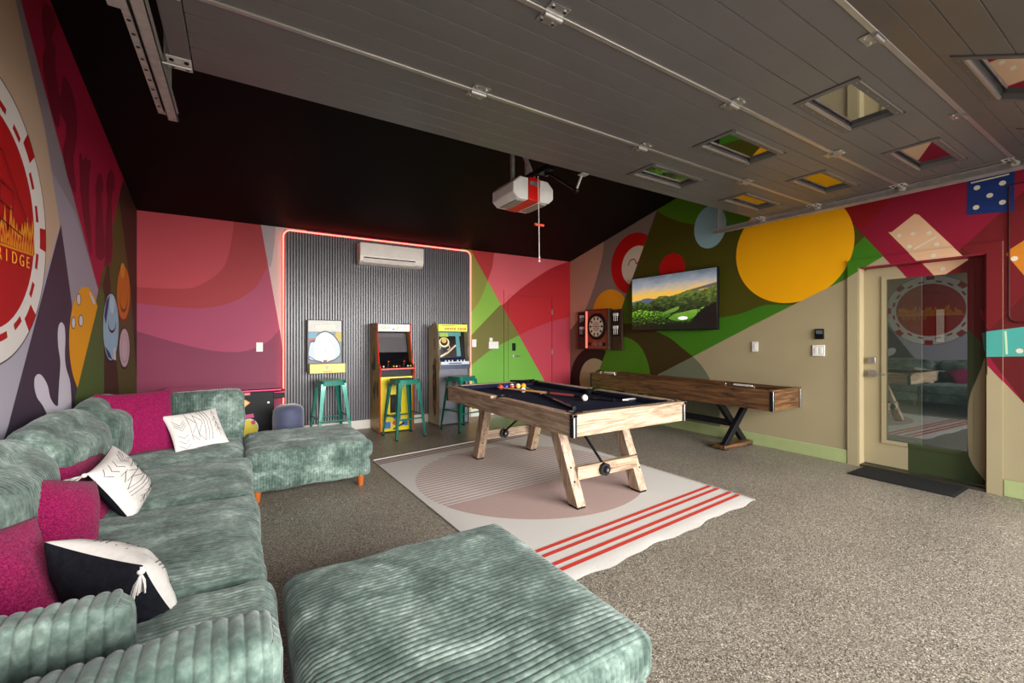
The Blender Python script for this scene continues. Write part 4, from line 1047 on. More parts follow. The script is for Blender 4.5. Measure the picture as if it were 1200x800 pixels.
def crossleg(yc):
    w_, t = .10, .055
    for s, dy in ((1, -.03), (-1, .03)):
        xa, xb = (SX_0+.06, SX_1-.06) if s > 0 else (SX_1-.06, SX_0+.06)
        MB().hexa([(xa-w_/2,yc+dy-t/2,.055),(xa+w_/2,yc+dy-t/2,.055),(xa+w_/2,yc+dy+t/2,.055),(xa-w_/2,yc+dy+t/2,.055)],
                  [(xb-w_/2,yc+dy-t/2,SB),(xb+w_/2,yc+dy-t/2,SB),(xb+w_/2,yc+dy+t/2,SB),(xb-w_/2,yc+dy+t/2,SB)], BLACK).build('cross_leg', sh, bevel=.003)
    f = MB().box(SX_0-.01, SX_1-.01, yc-.075, yc+.075, .012, .055, WX).build('foot', sh, bevel=.004)
    MB().box(SX_0+.0, SX_0+.08, yc-.07, yc+.07, .001, .012, BLACK).box(SX_1-.1, SX_1-.02, yc-.07, yc+.07, .001, .012, BLACK).build('foot_pad', f)
crossleg(3.02); crossleg(4.62)
MB().box(5.0, 5.06, 3.05, 4.59, .24, .31, BLACK).build('stretcher', sh, bevel=.003)
def abacus(y0, y1):
    m = MB(); x = SX_0+.012; z = ST+.010
    for y in (y0, y1): m.cyl((x, y, z), (x, y, z+.036), .006, .006, CHROME, 8)
    m.tube([(x, y0, z+.030), (x, y1, z+.030)], .004, CHROME, 8)
    for k in range(12): m.cyl((x, y0+.02+k*(y1-y0)*.055, z+.030), (x, y0+.02+k*(y1-y0)*.055+.012, z+.030), .011, .011, mat('scoring_bead', '#c8c4bc', .4), 8)
    return m.build('score_counter', sh)
abacus(2.62, 2.95); abacus(4.70, 5.0)
for k, (x, y, c) in enumerate(((5.0, 2.60, '#b02a22'), (5.06, 2.66, '#2c3f8c'), (5.1, 2.56, '#b02a22'))):
    t = thing('shuffleboard_puck', (x, y, ST-.06), ('steel puck with a red cap nearest the table end', 'steel puck with a blue cap on the playing board', 'steel puck with a red cap closest to the wall side')[k], 'puck', 'pucks on the shuffleboard')
    MB().lathe([(.024, .0005), (.027, .003), (.027, .014), (.022, .018)], CHROME, 20, (x, y, ST-.06)).build('puck_body', t); MB().cyl((x, y, ST-.042), (x, y, ST-.034), .018, .016, mat('puck_cap'+c, c, .3), 16).build('puck_cap', t)

# ------------------------------------------------------------------ teal metal bar stools
TEAL = mat('teal_powder_coat', '#14705f', .28, .25, var=.06, scale=10, coat=.3)
def rsq(h, r, n=5):
    o = []
    for sx, sy, a in ((1, 1, 0), (-1, 1, 90), (-1, -1, 180), (1, -1, 270)):
        o += arcpts(sx*(h-r), sy*(h-r), r, a, a+90, n)
    return o
def make_stool(label):
    t = thing('bar_stool', (0, 0, 0), label, 'bar stool', 'teal metal bar stools')
    MB().prism(rsq(.152, .05), .745, .76, 'z', TEAL).build('seat', t, bevel=.005)
    m = MB(); a = rsq(.150, .045); b = rsq(.163, .045); n = len(a)        # skirt below the seat
    m.add([(x, y, .748) for x, y in a]+[(x, y, .695) for x, y in b]+[(x*.97, y*.97, .695) for x, y in b]+[(x*.97, y*.97, .745) for x, y in a],
          [(k*n+i, k*n+(i+1)%n, (k+1)*n+(i+1)%n, (k+1)*n+i) for k in range(3) for i in range(n)], TEAL); m.build('skirt', t)
    for sx in (-1, 1):
        for sy in (-1, 1):
            m = MB()
            for ax in (0, 1):             # folded sheet leg: two tapering flanges meeting at the corner
                def Q(h, w_, z, tk):
                    c = (sx*h, sy*h)
                    if ax == 0: return [(c[0], c[1], z), (c[0]-sx*w_, c[1], z), (c[0]-sx*w_, c[1]-sy*tk, z), (c[0], c[1]-sy*tk, z)]
                    return [(c[0], c[1], z), (c[0], c[1]-sy*w_, z), (c[0]-sx*tk, c[1]-sy*w_, z), (c[0]-sx*tk, c[1], z)]
                m.hexa(Q(.216, .026, .012, .006), Q(.155, .062, .72, .006), TEAL)
            l = m.build('leg', t, bevel=.002)
            MB().box(sx*.216-.014-sx*.013, sx*.216+.014-sx*.013, sy*.216-.014-sy*.013, sy*.216+.014-sy*.013, .001, .014, DARK).build('rubber_foot', l)
    h = .195
    for z, hh in ((.245, .193),):
        for s in (-1, 1):
            MB().box(-hh, hh, s*hh-.003, s*hh+.003, z, z+.018, TEAL).build('footrest_rung', t); MB().box(s*hh-.003, s*hh+.003, -hh, hh, z+.035, z+.053, TEAL).build('footrest_rung', t)
    return t
s1 = make_stool('teal metal bar stool in front of the yellow arcade cabinet'); s1.location = (1.85, 5.66, 0); s1.rotation_euler.z = math.radians(8)
for loc, rz, lab in (((2.69, 5.66, 0), 14, 'teal metal bar stool half hidden behind the pool table corner'), ((1.0, 6.05, 0), 6, 'teal metal bar stool below the framed game on the slatted wall')):
    s = copy_tree(s1); s.location = loc; s.rotation_euler.z = math.radians(rz); s['label'] = lab
# navy pouf
NAVY = mat('navy_velvet', '#3a3f58', .7, var=.18, scale=7, sheen=.5)
pf = thing('pouf', (.44, 5.2, 0), 'low round navy velvet pouf behind the far green ottoman', 'pouf')
MB().lathe([(.12, .03), (.145, .05), (.15, .3), (.152, .46), (.146, .535), (.125, .572), (.08, .592), (.002, .596)], NAVY, 32, (.44, 5.2, 0)).build('cushion_body', pf, angle=80)
MB().cyl((.44, 5.2, .001), (.44, 5.2, .03), .115, .115, DARK, 24).build('base', pf)

# ------------------------------------------------------------------ arcade cabinets
def cabinet(name, loc_x0, loc_x1, prof, label, mside, mtrim):
    t = thing(name, ((loc_x0+loc_x1)/2, 6.2, 0), label, 'arcade machine')
    for a, b in ((loc_x0, loc_x0+.018), (loc_x1-.018, loc_x1)):
        s = MB().prism(prof, a, b, 'x', mside).build('side_panel', t, smooth=False)
        MB().tube([((a+b)/2, y, z) for y, z in prof], .0105, mtrim, 6, True).build('edge_trim', s)
    return t
def quad(mb, pts, m): return mb.add(pts, [tuple(range(len(pts)))], m)
YELA, REDT, SKY, CREAM = mat('yellow_laminate', '#e8d21a', .3, var=.03), mat('red_edge_trim', '#c8281f', .35), mat('blue_print', '#2d6fb0', .4), mat('cream_laminate', '#c9b894', .45, var=.06)
GREEN = mat('lime_print', '#8fae2c', .4)
a0, a1 = 1.60, 2.085
prof1 = [(6.40, .01), (5.945, .01), (5.945, .76), (5.905, .86), (5.925, .915), (5.99, .945), (6.085, 1.36), (6.065, 1.385), (6.055, 1.50), (6.40, 1.51)]
ac = cabinet('arcade_cabinet', a0, a1, prof1, 'yellow and red upright arcade cabinet with white marquee against the slatted wall', mat('mustard_laminate', '#a88a1c', .4, var=.2, scale=6), REDT)
i0, i1 = a0+.018, a1-.018
MB().box(i0, i1, 6.36, 6.39, .02, 1.49, DARK).box(i0, i1, 6.08, 6.36, 1.485, 1.50, DARK).build('back_panel', ac)
fp = MB().box(i0, i1, 5.965, 5.98, .02, .765, YELA).build('front_panel', ac)
cd = MB().box(1.755, 1.905, 5.957, 5.964, .27, .52, DARK).build('coin_door', fp, bevel=.003)
m = MB()
for x in (1.79, 1.87): m.box(x-.022, x+.022, 5.953, 5.957, .38, .46, BLACK)
m.cyl((1.83, 5.953, .35), (1.83, 5.949, .35), .009, .009, CHROME, 10); m.build('coin_slot', fp)
pr_ = MB(); yv = 5.9635
for pts, mm in (([(1.80, .17), (1.90, .17), (1.90, .25), (1.80, .25)], SKY), ([(1.66, .06), (1.76, .06), (1.76, .15), (1.66, .15)], SKY), ([(1.92, .08), (2.0, .08), (2.0, .17), (1.92, .17)], SKY),
                (circle(1.83, .13, .045, .035, 16), mat('red_print', '#c43a22', .4)), ([(1.80, .03), (1.96, .11), (1.95, .13), (1.79, .05)], DARK)):
    quad(pr_, [(x, yv, z) for x, z in pts], mm); yv -= .0002
pr_.build('printed_artwork', fp, smooth=False, recalc=False)
MB().box(i0, i1, 5.97, 5.985, .765, .875, DARK).build('recess_panel', ac)
cp = MB(); cp.hexa([(i0, 5.91, .865), (i1, 5.91, .865), (i1, 6.10, .955), (i0, 6.10, .955)], [(i0, 5.905, .885), (i1, 5.905, .885), (i1, 6.10, .972), (i0, 6.10, .972)], DARK)
cpo = cp.build('control_panel', ac)
MB().box(i0, i1, 5.898, 5.908, .868, .888, REDT).build('control_lip', cpo)
for x in (1.73, 1.95):
    j = MB(); j.cyl((x, 5.98, .92), (x, 5.97, .965), .006, .006, CHROME, 10); j.sphere((x, 5.968, .975), .015, mat('red_knob', '#c01c14', .25), 12, 8); j.build('joystick', cpo)
for x, c in ((1.66, '#e8e2d0'), (1.80, '#e0b428'), (1.84, '#e8e2d0'), (1.88, '#c01c14'), (2.0, '#e8e2d0'), (2.04, '#e0b428')):
    MB().cyl((x, 5.955, .905), (x, 5.950, .918), .012, .012, mat('button_'+c, c, .3), 12).build('button', cpo)
dp = MB()
for k, (xa, xb) in enumerate(((1.63, 1.72), (1.76, 1.92), (1.97, 2.05))):
    quad(dp, [(xa, 5.9045, .872), (xb, 5.9045, .872), (xb, 5.9045, .883), (xa, 5.9045, .883)], (WHITE, REDT, WHITE)[k])
dp.build('printed_strip', cpo, smooth=False, recalc=False)
SCR = mat('grey_glass_screen', '#5d595c', .12, coat=.7, var=.02); SCRB = mat('black_glass_bezel', '#0c0c10', .12, coat=.5)
m = MB(); m.hexa([(i0, 6.10, .955), (i1, 6.10, .955), (i1, 6.13, .955), (i0, 6.13, .955)], [(i0, 6.22, 1.38), (i1, 6.22, 1.38), (i1, 6.25, 1.38), (i0, 6.25, 1.38)], SCRB)
scn = m.build('screen_bezel', ac)
quad(MB(), [], SCR)
m = MB(); f = lambda z: 6.10+(z-.955)*.12/.425-.004
m.hexa([(i0+.012, f(1.10), 1.10), (i1-.012, f(1.10), 1.10), (i1-.012, f(1.10)+.003, 1.10), (i0+.012, f(1.10)+.003, 1.10)], [(i0+.012, f(1.37), 1.37), (i1-.012, f(1.37), 1.37), (i1-.012, f(1.37)+.003, 1.37), (i0+.012, f(1.37)+.003, 1.37)], SCR); m.build('screen', scn)
MQ = glow('lit_marquee', '#f0e9df', .55)
mq = MB().box(i0+.004, i1-.004, 6.066, 6.10, 1.395, 1.492, MQ).build('marquee', ac)
m = MB(); yv = 6.0655
for pts, mm in ((circle(1.69, 1.452, .032, .026, 18), GREEN), (circle(1.69, 1.452, .016, .012, 14), MQ), (stroke([(1.73, 1.44), (1.77, 1.445), (1.80, 1.44)], .018), GREEN), (circle(1.83, 1.425, .02, .014, 14), SKY),
                (stroke([(1.87, 1.425), (1.89, 1.43), (1.905, 1.47)], .016), GREEN), (stroke([(1.92, 1.445), (1.95, 1.45), (1.98, 1.44), (2.01, 1.46)], .012), GREEN), (circle(1.88, 1.425, .015, .01, 12), mat('yellow_print', '#e6c41e', .4))):
    quad(m, [(x, yv, z) for x, z in pts], mm); yv -= .0002
m.build('marquee_artwork', mq, smooth=False, recalc=False)
m = MB(); rs = random.Random(5)
for k in range(7):
    yy, zz = 6.03+.26*rs.random(), .45+.7*rs.random()
    quad(m, [(a0-.0008-k*.0001, y, z) for y, z in circle(yy, zz, .03+.04*rs.random(), .05+.08*rs.random(), 10)], (mat('dark_print', '#3a3a1e', .5), mat('brown_print', '#6b4a1a', .5))[k % 2])
m.build('side_artwork', ac, smooth=False, recalc=False)

b0, b1 = 2.48, 2.985
prof2 = [(6.40, .01), (6.0, .01), (6.0, .80), (5.965, .87), (5.965, .93), (6.01, 1.0), (6.05, 1.12), (6.02, 1.20), (6.04, 1.36), (6.10, 1.49), (6.17, 1.535), (6.40, 1.45)]
a2 = cabinet('arcade_cabinet', b0, b1, prof2, 'cream sided upright arcade cabinet with blue control panel beside the slatted wall edge', CREAM, mat('tan_edge_trim', '#7d6c52', .5))
j0, j1 = b0+.018, b1-.018
MB().box(j0, j1, 6.36, 6.39, .02, 1.44, DARK).build('back_panel', a2)
SLATE = mat('slate_grey_laminate', '#5b5c66', .4)
MB().box(j0, j1, 6.015, 6.03, .02, .84, SLATE).build('front_panel', a2)
NB = mat('navy_plastic', '#1d2c52', .35)
c2 = MB(); c2.hexa([(j0, 5.97, .845), (j1, 5.97, .845), (j1, 6.14, .86), (j0, 6.14, .86)], [(j0, 5.97, .90), (j1, 5.97, .90), (j1, 6.14, 1.0), (j0, 6.14, 1.0)], NB); c2o = c2.build('control_panel', a2)
m = MB(); m.box(j0+.003, j1-.003, 5.964, 5.970, .905, .950, mat('pale_blue_panel', '#b9c3cc', .35)); m.build('button_strip', c2o)
for k in range(6): MB().cyl((j0+.09+k*.055+(k > 2)*.03, 6.0, .935), (j0+.09+k*.055+(k > 2)*.03, 5.992, .972), .013, .013, WHITE, 10).build('button', c2o)
MB().box(j0+.13, j1-.13, 5.9625, 5.9645, .915, .932, NB).build('panel_label', c2o)
m = MB(); m.hexa([(j0, 6.12, 1.0), (j1, 6.12, 1.0), (j1, 6.15, 1.0), (j0, 6.15, 1.0)], [(j0, 6.16, 1.39), (j1, 6.16, 1.39), (j1, 6.19, 1.39), (j0, 6.19, 1.39)], SCRB); sc2 = m.build('screen', a2)
TEA2 = mat('teal_print', '#2d7f86', .4); CRE2 = mat('cream_print', '#d8cfa6', .4); YEL2 = mat('gold_print', '#c8a01e', .4)
m = MB(); fz = lambda z: 6.12+(z-1.0)*.04/.39-.003; lv = 0
cx2 = (j0+j1)/2
for pts, mm in (([(j0, 1.33), (j1-.06, 1.33), (j1-.06, 1.39), (j0, 1.39)], TEA2), ([(j0+.06, 1.32), (j0+.2, 1.32), (j0+.2, 1.38), (j0+.06, 1.38)], GREEN), ([(j1-.14, 1.02), (j1-.07, 1.02), (j1-.09, 1.36), (j1-.15, 1.36)], TEA2),
                (circle(j0+.13, 1.235, .085, .075, 20), CRE2), (circle(j0+.13, 1.245, .06, .06, 18), SCRB), (circle(j0+.13, 1.265, .042, .042, 14), YEL2), (stroke([(j0+.04, 1.2), (j0+.07, 1.16), (j0+.05, 1.13)], .012), CRE2), (stroke([(j0+.2, 1.2), (j0+.22, 1.15), (j0+.18, 1.12)], .012), CRE2),
                (stroke([(j0+.06, 1.02), (j0+.18, 1.08), (j0+.32, 1.19)], .026), CRE2), (stroke([(j0+.14, 1.06), (j0+.3, 1.175)], .010), mat('pink_print', '#b8676a', .4))):
    quad(m, [(x, fz(z)-lv, z) for x, z in pts], mm); lv += .0002
m.build('screen_artwork', sc2, smooth=False, recalc=False)
LIM = glow('lit_lime_marquee', '#c9d63c', .6)
mq = MB().box(j0+.002, j1-.002, 6.045, 6.09, 1.40, 1.505, LIM).build('marquee', a2)
m = MB(); yv = 6.0445; RP = mat('red_letter_print', '#b83a2c', .4)
for k in range(9):
    xx = j0+.10+k*.037+(k > 4)*.025
    quad(m, [(xx, yv, 1.415), (xx+.028, yv, 1.415), (xx+.028, yv, 1.455), (xx, yv, 1.455)], RP); quad(m, [(xx+.009, yv-.0003, 1.424), (xx+.020, yv-.0003, 1.424), (xx+.020, yv-.0003, 1.437), (xx+.009, yv-.0003, 1.437)], LIM)
quad(m, [(j0+.05, yv, 1.475), (j0+.26, yv, 1.48), (j0+.25, yv, 1.495), (j0+.05, yv, 1.49)], GREEN)
m.build('marquee_artwork', mq, smooth=False, recalc=False)
m = MB(); xs = b0-.0008
EMB = mat('rust_red_print', '#8a3320', .5)
for pts in ([(6.166, 1.16), (6.154, 1.16), (6.154, 1.30), (6.166, 1.30)], [(6.20, 1.16), (6.186, 1.16), (6.172, 1.22), (6.170, 1.30), (6.178, 1.30), (6.182, 1.225)], [(6.12, 1.16), (6.134, 1.16), (6.148, 1.22), (6.150, 1.30), (6.142, 1.30), (6.138, 1.225)],
            [(6.21, 1.135), (6.11, 1.135), (6.11, 1.145), (6.21, 1.145)]):
    quad(m, [(xs, y, z) for y, z in pts], EMB)
m.build('emblem', a2, smooth=False, recalc=False)
m = MB(); rs = random.Random(11); cols = [mat('art_brown', '#3a2415', .5), mat('art_rust', '#8c4a20', .5), mat('art_ochre', '#a8792c', .5), mat('art_olive', '#4d4a22', .5)]
quad(m, [(xs, y, z) for y, z in spline([(6.16, 1.0), (6.11, .96), (6.09, .8), (6.08, .55), (6.10, .3), (6.15, .12), (6.19, .2), (6.22, .45), (6.23, .7), (6.21, .9)], 5, True)], cols[0])
for k in range(26):
    yy, zz = 6.155+.055*rs.uniform(-1, 1), .17+.78*rs.random()
    quad(m, [(xs-.0001*(k+1), y, z) for y, z in circle(yy, zz, .012+.02*rs.random(), .02+.045*rs.random(), 9, rs.uniform(-.4, .4))], cols[1+k % 3])
m.build('side_artwork', a2, smooth=False, recalc=False)
# cocktail arcade table
ct = thing('cocktail_arcade_table', (-.15, 6.05, 0), 'low black cocktail arcade table with a pink edged glass top by the back wall', 'arcade machine')
PK = mat('pink_edge_trim', '#d21b62', .3)
MB().box(-.62, .335, 5.74, 6.40, .02, .70, DARK).build('body', ct, bevel=.006)
MB().box(-.72, .40, 5.64, 6.43, .70, .722, SCRB).build('table_top', ct, bevel=.008)
MB().box(-.715, .395, 5.645, 6.425, .722, .728, mat('black_glass_top', '#1a0a10', .06, coat=1.0)).build('glass_top', ct)
loop = [(-.72, 5.64), (.40, 5.64), (.40, 6.43), (-.72, 6.43)]
MB().tube([(x, y, .711) for x, y in loop], .010, PK, 8, True).build('edge_trim', ct)
c3 = MB().box(.335, .46, 5.90, 6.30, .58, .655, DARK).build('control_panel', ct, bevel=.006)
MB().tube([(.336, 5.895, .655), (.465, 5.895, .655), (.465, 6.305, .655), (.336, 6.305, .655)], .007, PK, 8).build('edge_trim', c3)
m = MB(); yv = 5.7385; OG = mat('orange_print', '#d8923c', .4); PKP = mat('pink_print_strong', '#c23a7a', .4); YP = mat('yellow_sticker', '#e6cf3a', .4)
for pts, mm in (([(-.1, .655), (.10, .655), (.10, .69), (-.1, .69)], PKP), ([(-.09, .66), (.09, .66), (.09, .672), (-.09, .672)], OG), ([(-.06, .52), (.0, .48), (.10, .57), (.05, .61)], OG), ([(-.05, .527), (.0, .495), (.085, .57), (.048, .598)], mat('peach_print', '#e8b878', .4)),
                ([(-.1, .42), (.13, .445), (.14, .40), (-.1, .38)], PKP), (circle(.085, .28, .095, .11, 26), WHITE), (circle(.085, .28, .085, .10, 26), YP), (circle(.13, .345, .022, .026, 12), PKP), (circle(.0, .19, .03, .035, 12), PKP)):
    quad(m, [(x, yv, z) for x, z in pts], mm); yv -= .0002
m.build('printed_stickers', ct, smooth=False, recalc=False)
MB().cyl((.28, 5.739, .56), (.28, 5.730, .56), .012, .012, STEEL, 10).build('lock', ct)
# wall hung framed game
wg = thing('wall_game', (.98, YB-.034, 1.2), 'framed wall game with a white rounded picture and yellow lower box on the slats', 'wall game')
MB().box(.755, 1.195, 6.31, YB-.0345, .845, 1.545, mat('dark_walnut_frame', '#2c1d13', .45)).build('case', wg, bevel=.003)
m = MB(); yv = 6.309; WHT = mat('white_print', '#c9ccd0', .3); SILV = mat('silver_print', '#86857f', .35, .2); LBL = mat('pale_blue_print', '#a9b8c8', .3); INK = mat('ink_print', '#1b1d24', .4)
def pic(pts, mm):
    global yv
    quad(m, [(.768+x*.414, yv, .965+z*.57) for x, z in pts], mm); yv -= .0002
pic([(0, 0), (1, 0), (1, 1), (0, 1)], mat('blue_grey_print', '#51646e', .35)); pic([(0, .74), (1, .74), (1, 1), (0, 1)], SILV); pic([(.2, .8), (.8, .8), (.78, .9), (.22, .9)], mat('pale_gold_print', '#c9c3ae', .35))
pic([(.75, .55), (1, .5), (1, .74), (.85, .74)], mat('mustard_print', '#b8a11e', .4)); pic([(0, .55), (.25, .6), (.25, .72), (0, .7)], mat('sky_print', '#4f93b5', .4)); pic([(0, .5), (.2, .54), (.18, .6), (0, .57)], mat('rust_print', '#a5502c', .4))
pic(spline([(.0, .12), (.04, .5), (.2, .56), (.3, .7), (.5, .76), (.72, .7), (.86, .58), (.96, .42), (.98, .2), (.8, .06), (.5, .0), (.2, .04)], 5, True), INK)
pic(spline([(.02, .14), (.06, .46), (.2, .5), (.3, .66), (.5, .73), (.7, .67), (.84, .55), (.94, .4), (.95, .2), (.78, .08), (.5, .02), (.2, .06)], 5, True), LBL)
pic(spline([(.2, .1), (.2, .5), (.28, .64), (.46, .71), (.62, .67), (.74, .54), (.79, .4), (.78, .1), (.6, .05), (.36, .05)], 5, True), WHT)
pic(stroke([(.64, .55), (.72, .48), (.78, .40)], .03), SILV); pic(stroke([(.5, .24), (.51, .33)], .025), SILV); pic([(.45, .0), (.56, .0), (.56, .07), (.45, .07)], INK); pic([(.5, .0), (.56, .0), (.56, .06), (.5, .06)], mat('dark_red_print', '#8c2420', .4))
pic(stroke([(.02, .17), (.2, .07), (.4, .03)], .02), INK); pic(stroke([(.96, .17), (.8, .08), (.6, .03)], .02), INK)
m.build('picture', wg, smooth=False, recalc=False)
lb = MB().box(.775, 1.22, 6.23, 6.3095, .832, .958, mat('lemon_lacquer', '#dcc65a', .3, var=.04)).build('lower_box', wg, bevel=.004)
m = MB(); quad(m, [(x, 6.2295, z) for x, z in circle(.985, .91, .022, .025, 16)], SILV); quad(m, [(.94, 6.2295, .845), (1.05, 6.2295, .845), (1.05, 6.2295, .862), (.94, 6.2295, .862)], mat('faded_gold_print', '#b09a3c', .4)); m.build('badge', lb, smooth=False, recalc=False)

# ------------------------------------------------------------------ air conditioner
ac_ = thing('air_conditioner', (1.87, YB-.034, 2.48), 'cream wall mounted air conditioner on the slatted panel', 'air conditioner')
ACW = mat('cream_plastic', '#efe4da', .35)
m = MB(); m.prism([(YB-.0345, 2.635), (6.24, 2.635), (6.225, 2.62), (6.22, 2.43), (6.235, 2.375), (6.29, 2.345), (YB-.0345, 2.34)], 1.41, 2.335, 'x', ACW); m.build('housing', ac_, bevel=.008)
MB().box(1.415, 2.33, 6.212, 6.221, 2.455, 2.628, ACW).build('front_cover', ac_, bevel=.003)
MB().hexa([(1.46, 6.24, 2.362), (2.2, 6.24, 2.362), (2.2, 6.25, 2.358), (1.46, 6.25, 2.358)], [(1.46, 6.217, 2.415), (2.2, 6.217, 2.415), (2.2, 6.228, 2.415), (1.46, 6.228, 2.415)], ACW).build('louver', ac_)
MB().box(1.46, 2.2, 6.214, 6.222, 2.418, 2.432, DARK).build('air_slot', ac_)

# ------------------------------------------------------------------ television
tv = thing('television', (XR, 4.11, 1.82), 'wide flat television showing green hills at sunset on the mural wall', 'television')
TX = XR-.085
MB().box(TX, XR-.04, 3.38, 4.84, 1.41, 2.235, DARK).build('case', tv, bevel=.004)
MB().box(XR-.04, XR-.009, 3.9, 4.3, 1.6, 2.05, BLACK).build('wall_bracket', tv)
def screen_mat(name, stops, zlo, zhi, noise=0, k=1.0, scale=8.0):
    m, nt, b = nodes(name); tc = N(nt, 'ShaderNodeTexCoord'); sp_ = N(nt, 'ShaderNodeSeparateXYZ'); nt.links.new(tc.outputs['Object'], sp_.inputs[0])
    mr = N(nt, 'ShaderNodeMapRange'); mr.inputs[1].default_value = zlo; mr.inputs[2].default_value = zhi; nt.links.new(sp_.outputs[2], mr.inputs[0])
    mp = N(nt, 'ShaderNodeMapping'); mp.inputs['Scale'].default_value = (1, 1, 2.2); nt.links.new(tc.outputs['Object'], mp.inputs['Vector'])
    n = N(nt, 'ShaderNodeTexNoise', Scale=scale, Detail=6.0, Roughness=.7); nt.links.new(mp.outputs[0], n.inputs['Vector'])
    a = N(nt, 'ShaderNodeMath', operation='MULTIPLY_ADD'); a.inputs[1].default_value = noise; nt.links.new(n.outputs['Fac'], a.inputs[0])
    sb = N(nt, 'ShaderNodeMath', operation='SUBTRACT'); sb.inputs[1].default_value = noise/2; nt.links.new(mr.outputs[0], sb.inputs[0]); nt.links.new(sb.outputs[0], a.inputs[2])
    r = ramp(nt, [(p, lin(c)) for p, c in stops]); nt.links.new(a.outputs[0], r.inputs[0])
    b.inputs['Base Color'].default_value = (.01, .01, .01, 1); b.inputs['Roughness'].default_value = .25
    nt.links.new(r.outputs[0], b.inputs['Emission Color']); b.inputs['Emission Strength'].default_value = k
    return m
oz = 1.82
m = MB(); lv = .0006
def scr(pts, mm):
    global lv
    m.add([(TX-lv, 4.83-p*1.44, 1.425+q*.80) for p, q in pts], [tuple(range(len(pts)))], mm); lv += .00025
rs = random.Random(4)
def ridge(p0, p1, ctrl, rough, base=0):
    c = spline(ctrl, 10); return [(p0, base)]+[(x, y+rs.uniform(-rough, rough)) for x, y in c]+[(p1, base)]
scr([(0, 0), (1, 0), (1, 1), (0, 1)], screen_mat('screen_sky', [(0, '#8a7a58'), (.34, '#e8b860'), (.5, '#f2b844'), (.62, '#c8b08c'), (.78, '#8d949c'), (1, '#59656f')], -.15, .41, .35, .9, 5.0))
scr([(.72, .68), (.8, .66), (1, .70), (1, .76), (.86, .72)], screen_mat('screen_dusk_cloud', [(0, '#4d4a4c'), (1, '#6d6660')], -.4, .4, .3, .8))
scr(ridge(0, .5, [(0, .55), (.1, .57), (.2, .60), (.3, .58), (.4, .60), (.5, .55)], .004), screen_mat('screen_far_hills', [(0, '#3c4a58'), (1, '#5e7080')], -.3, .2, .5, .8))
scr(ridge(.2, 1, [(.2, .48), (.3, .56), (.38, .62), (.5, .60), (.62, .64), (.72, .68), (.85, .66), (1, .72)], .006), screen_mat('screen_mid_hills', [(.2, '#10160a'), (.5, '#33441a'), (.75, '#6b7a32')], -.35, .35, 1.3, .9, 14.0))
scr(ridge(0, .5, [(0, .48), (.08, .55), (.16, .52), (.26, .46), (.38, .44), (.5, .3)], .008), screen_mat('screen_dark_wood', [(.3, '#0b120a'), (.5, '#223812'), (.7, '#4f7a22')], -.35, .35, 1.6, .9, 18.0))
scr(ridge(.0, 1, [(0, .34), (.1, .38), (.22, .36), (.36, .34), (.5, .28), (.64, .3), (.75, .3), (.86, .36), (1, .4)], .008), screen_mat('screen_woods', [(.25, '#060b04'), (.45, '#24440e'), (.6, '#5c941e'), (.75, '#9ccc3c')], -.5, .2, 1.9, 1.0, 22.0))
scr(spline([(.40, .30), (.50, .36), (.60, .40), (.58, .34), (.48, .29)], 5, True), screen_mat('screen_meadow', [(.2, '#3d6a1c'), (.8, '#7fae3a')], -.4, .1, .4, .85))
scr(spline([(.48, .20), (.56, .27), (.68, .31), (.80, .33), (.78, .22), (.70, .16), (.58, .15)], 5, True), screen_mat('screen_meadow_front', [(.2, '#47801c'), (.8, '#93c244')], -.4, .1, .4, .85))
scr(circle(.645, .195, .055, .03, 14), glow('screen_white_barn', '#eef2e0', .9))
scr(ridge(.74, 1, [(.74, .12), (.8, .26), (.88, .36), (1, .44)], .012), screen_mat('screen_shade_wood', [(.3, '#050806'), (.7, '#17240e')], -.35, .35, 1.2, .8, 18.0))
scr(ridge(0, .9, [(0, .06), (.2, .12), (.4, .1), (.6, .12), (.8, .1), (.9, .05)], .012), screen_mat('screen_front_wood', [(.3, '#050806'), (.7, '#1c300f')], -.45, -.1, 1.0, .8, 22.0))
m.build('screen', tv, smooth=False, recalc=False)

# ------------------------------------------------------------------ dartboard cabinet
db = thing('dartboard_cabinet', (XR-.009, 5.63, 1.45), 'brown wooden dartboard cabinet with open doors and a glowing red light bar', 'dartboard')
CABW = wood('dark_walnut', '#1c110b', '#352216', '#4a3122', 'z', .45)
DXF = XR-.11
MB().box(DXF+.02, XR-.0095, 5.345, 5.915, 1.10, 1.80, CABW).build('cabinet_box', db, bevel=.003)
for a, b, z0, z1 in ((5.345, 5.365, 1.10, 1.80), (5.895, 5.915, 1.10, 1.80), (5.365, 5.895, 1.78, 1.80), (5.365, 5.895, 1.10, 1.12)):
    MB().box(DXF, DXF+.02, a, b, z0, z1, CABW).build('frame_board', db, bevel=.002)
REDF = mat('red_brown_face', '#8a3a26', .35, var=.25, scale=5)
MB().box(DXF+.008, DXF+.02, 5.365, 5.895, 1.12, 1.78, REDF).build('face_plate', db)
MB().box(DXF-.004, DXF+.008, 5.862, 5.893, 1.125, 1.775, glow('red_light_bar', '#ff5848', 2.2)).build('light_bar', db)
BYC, BZC = 5.615, 1.50
def disc(mb, y, z, r0, r1, x, m, a0=0, a1=360, n=40):
    k = max(2, int(n*(a1-a0)/360)); A = arcpts(y, z, r1, a0, a1, k); Bp = arcpts(y, z, max(r0, .0005), a0, a1, k)
    mb.add([(x, p, q) for p, q in A]+[(x, p, q) for p, q in Bp], [(i, i+1, k+1+i+1, k+1+i) for i in range(k)], m)
bo = MB(); bo.cyl((DXF+.008, BYC, BZC), (DXF-.012, BYC, BZC), .232, .228, DARK, 40); brd = bo.build('board', db)
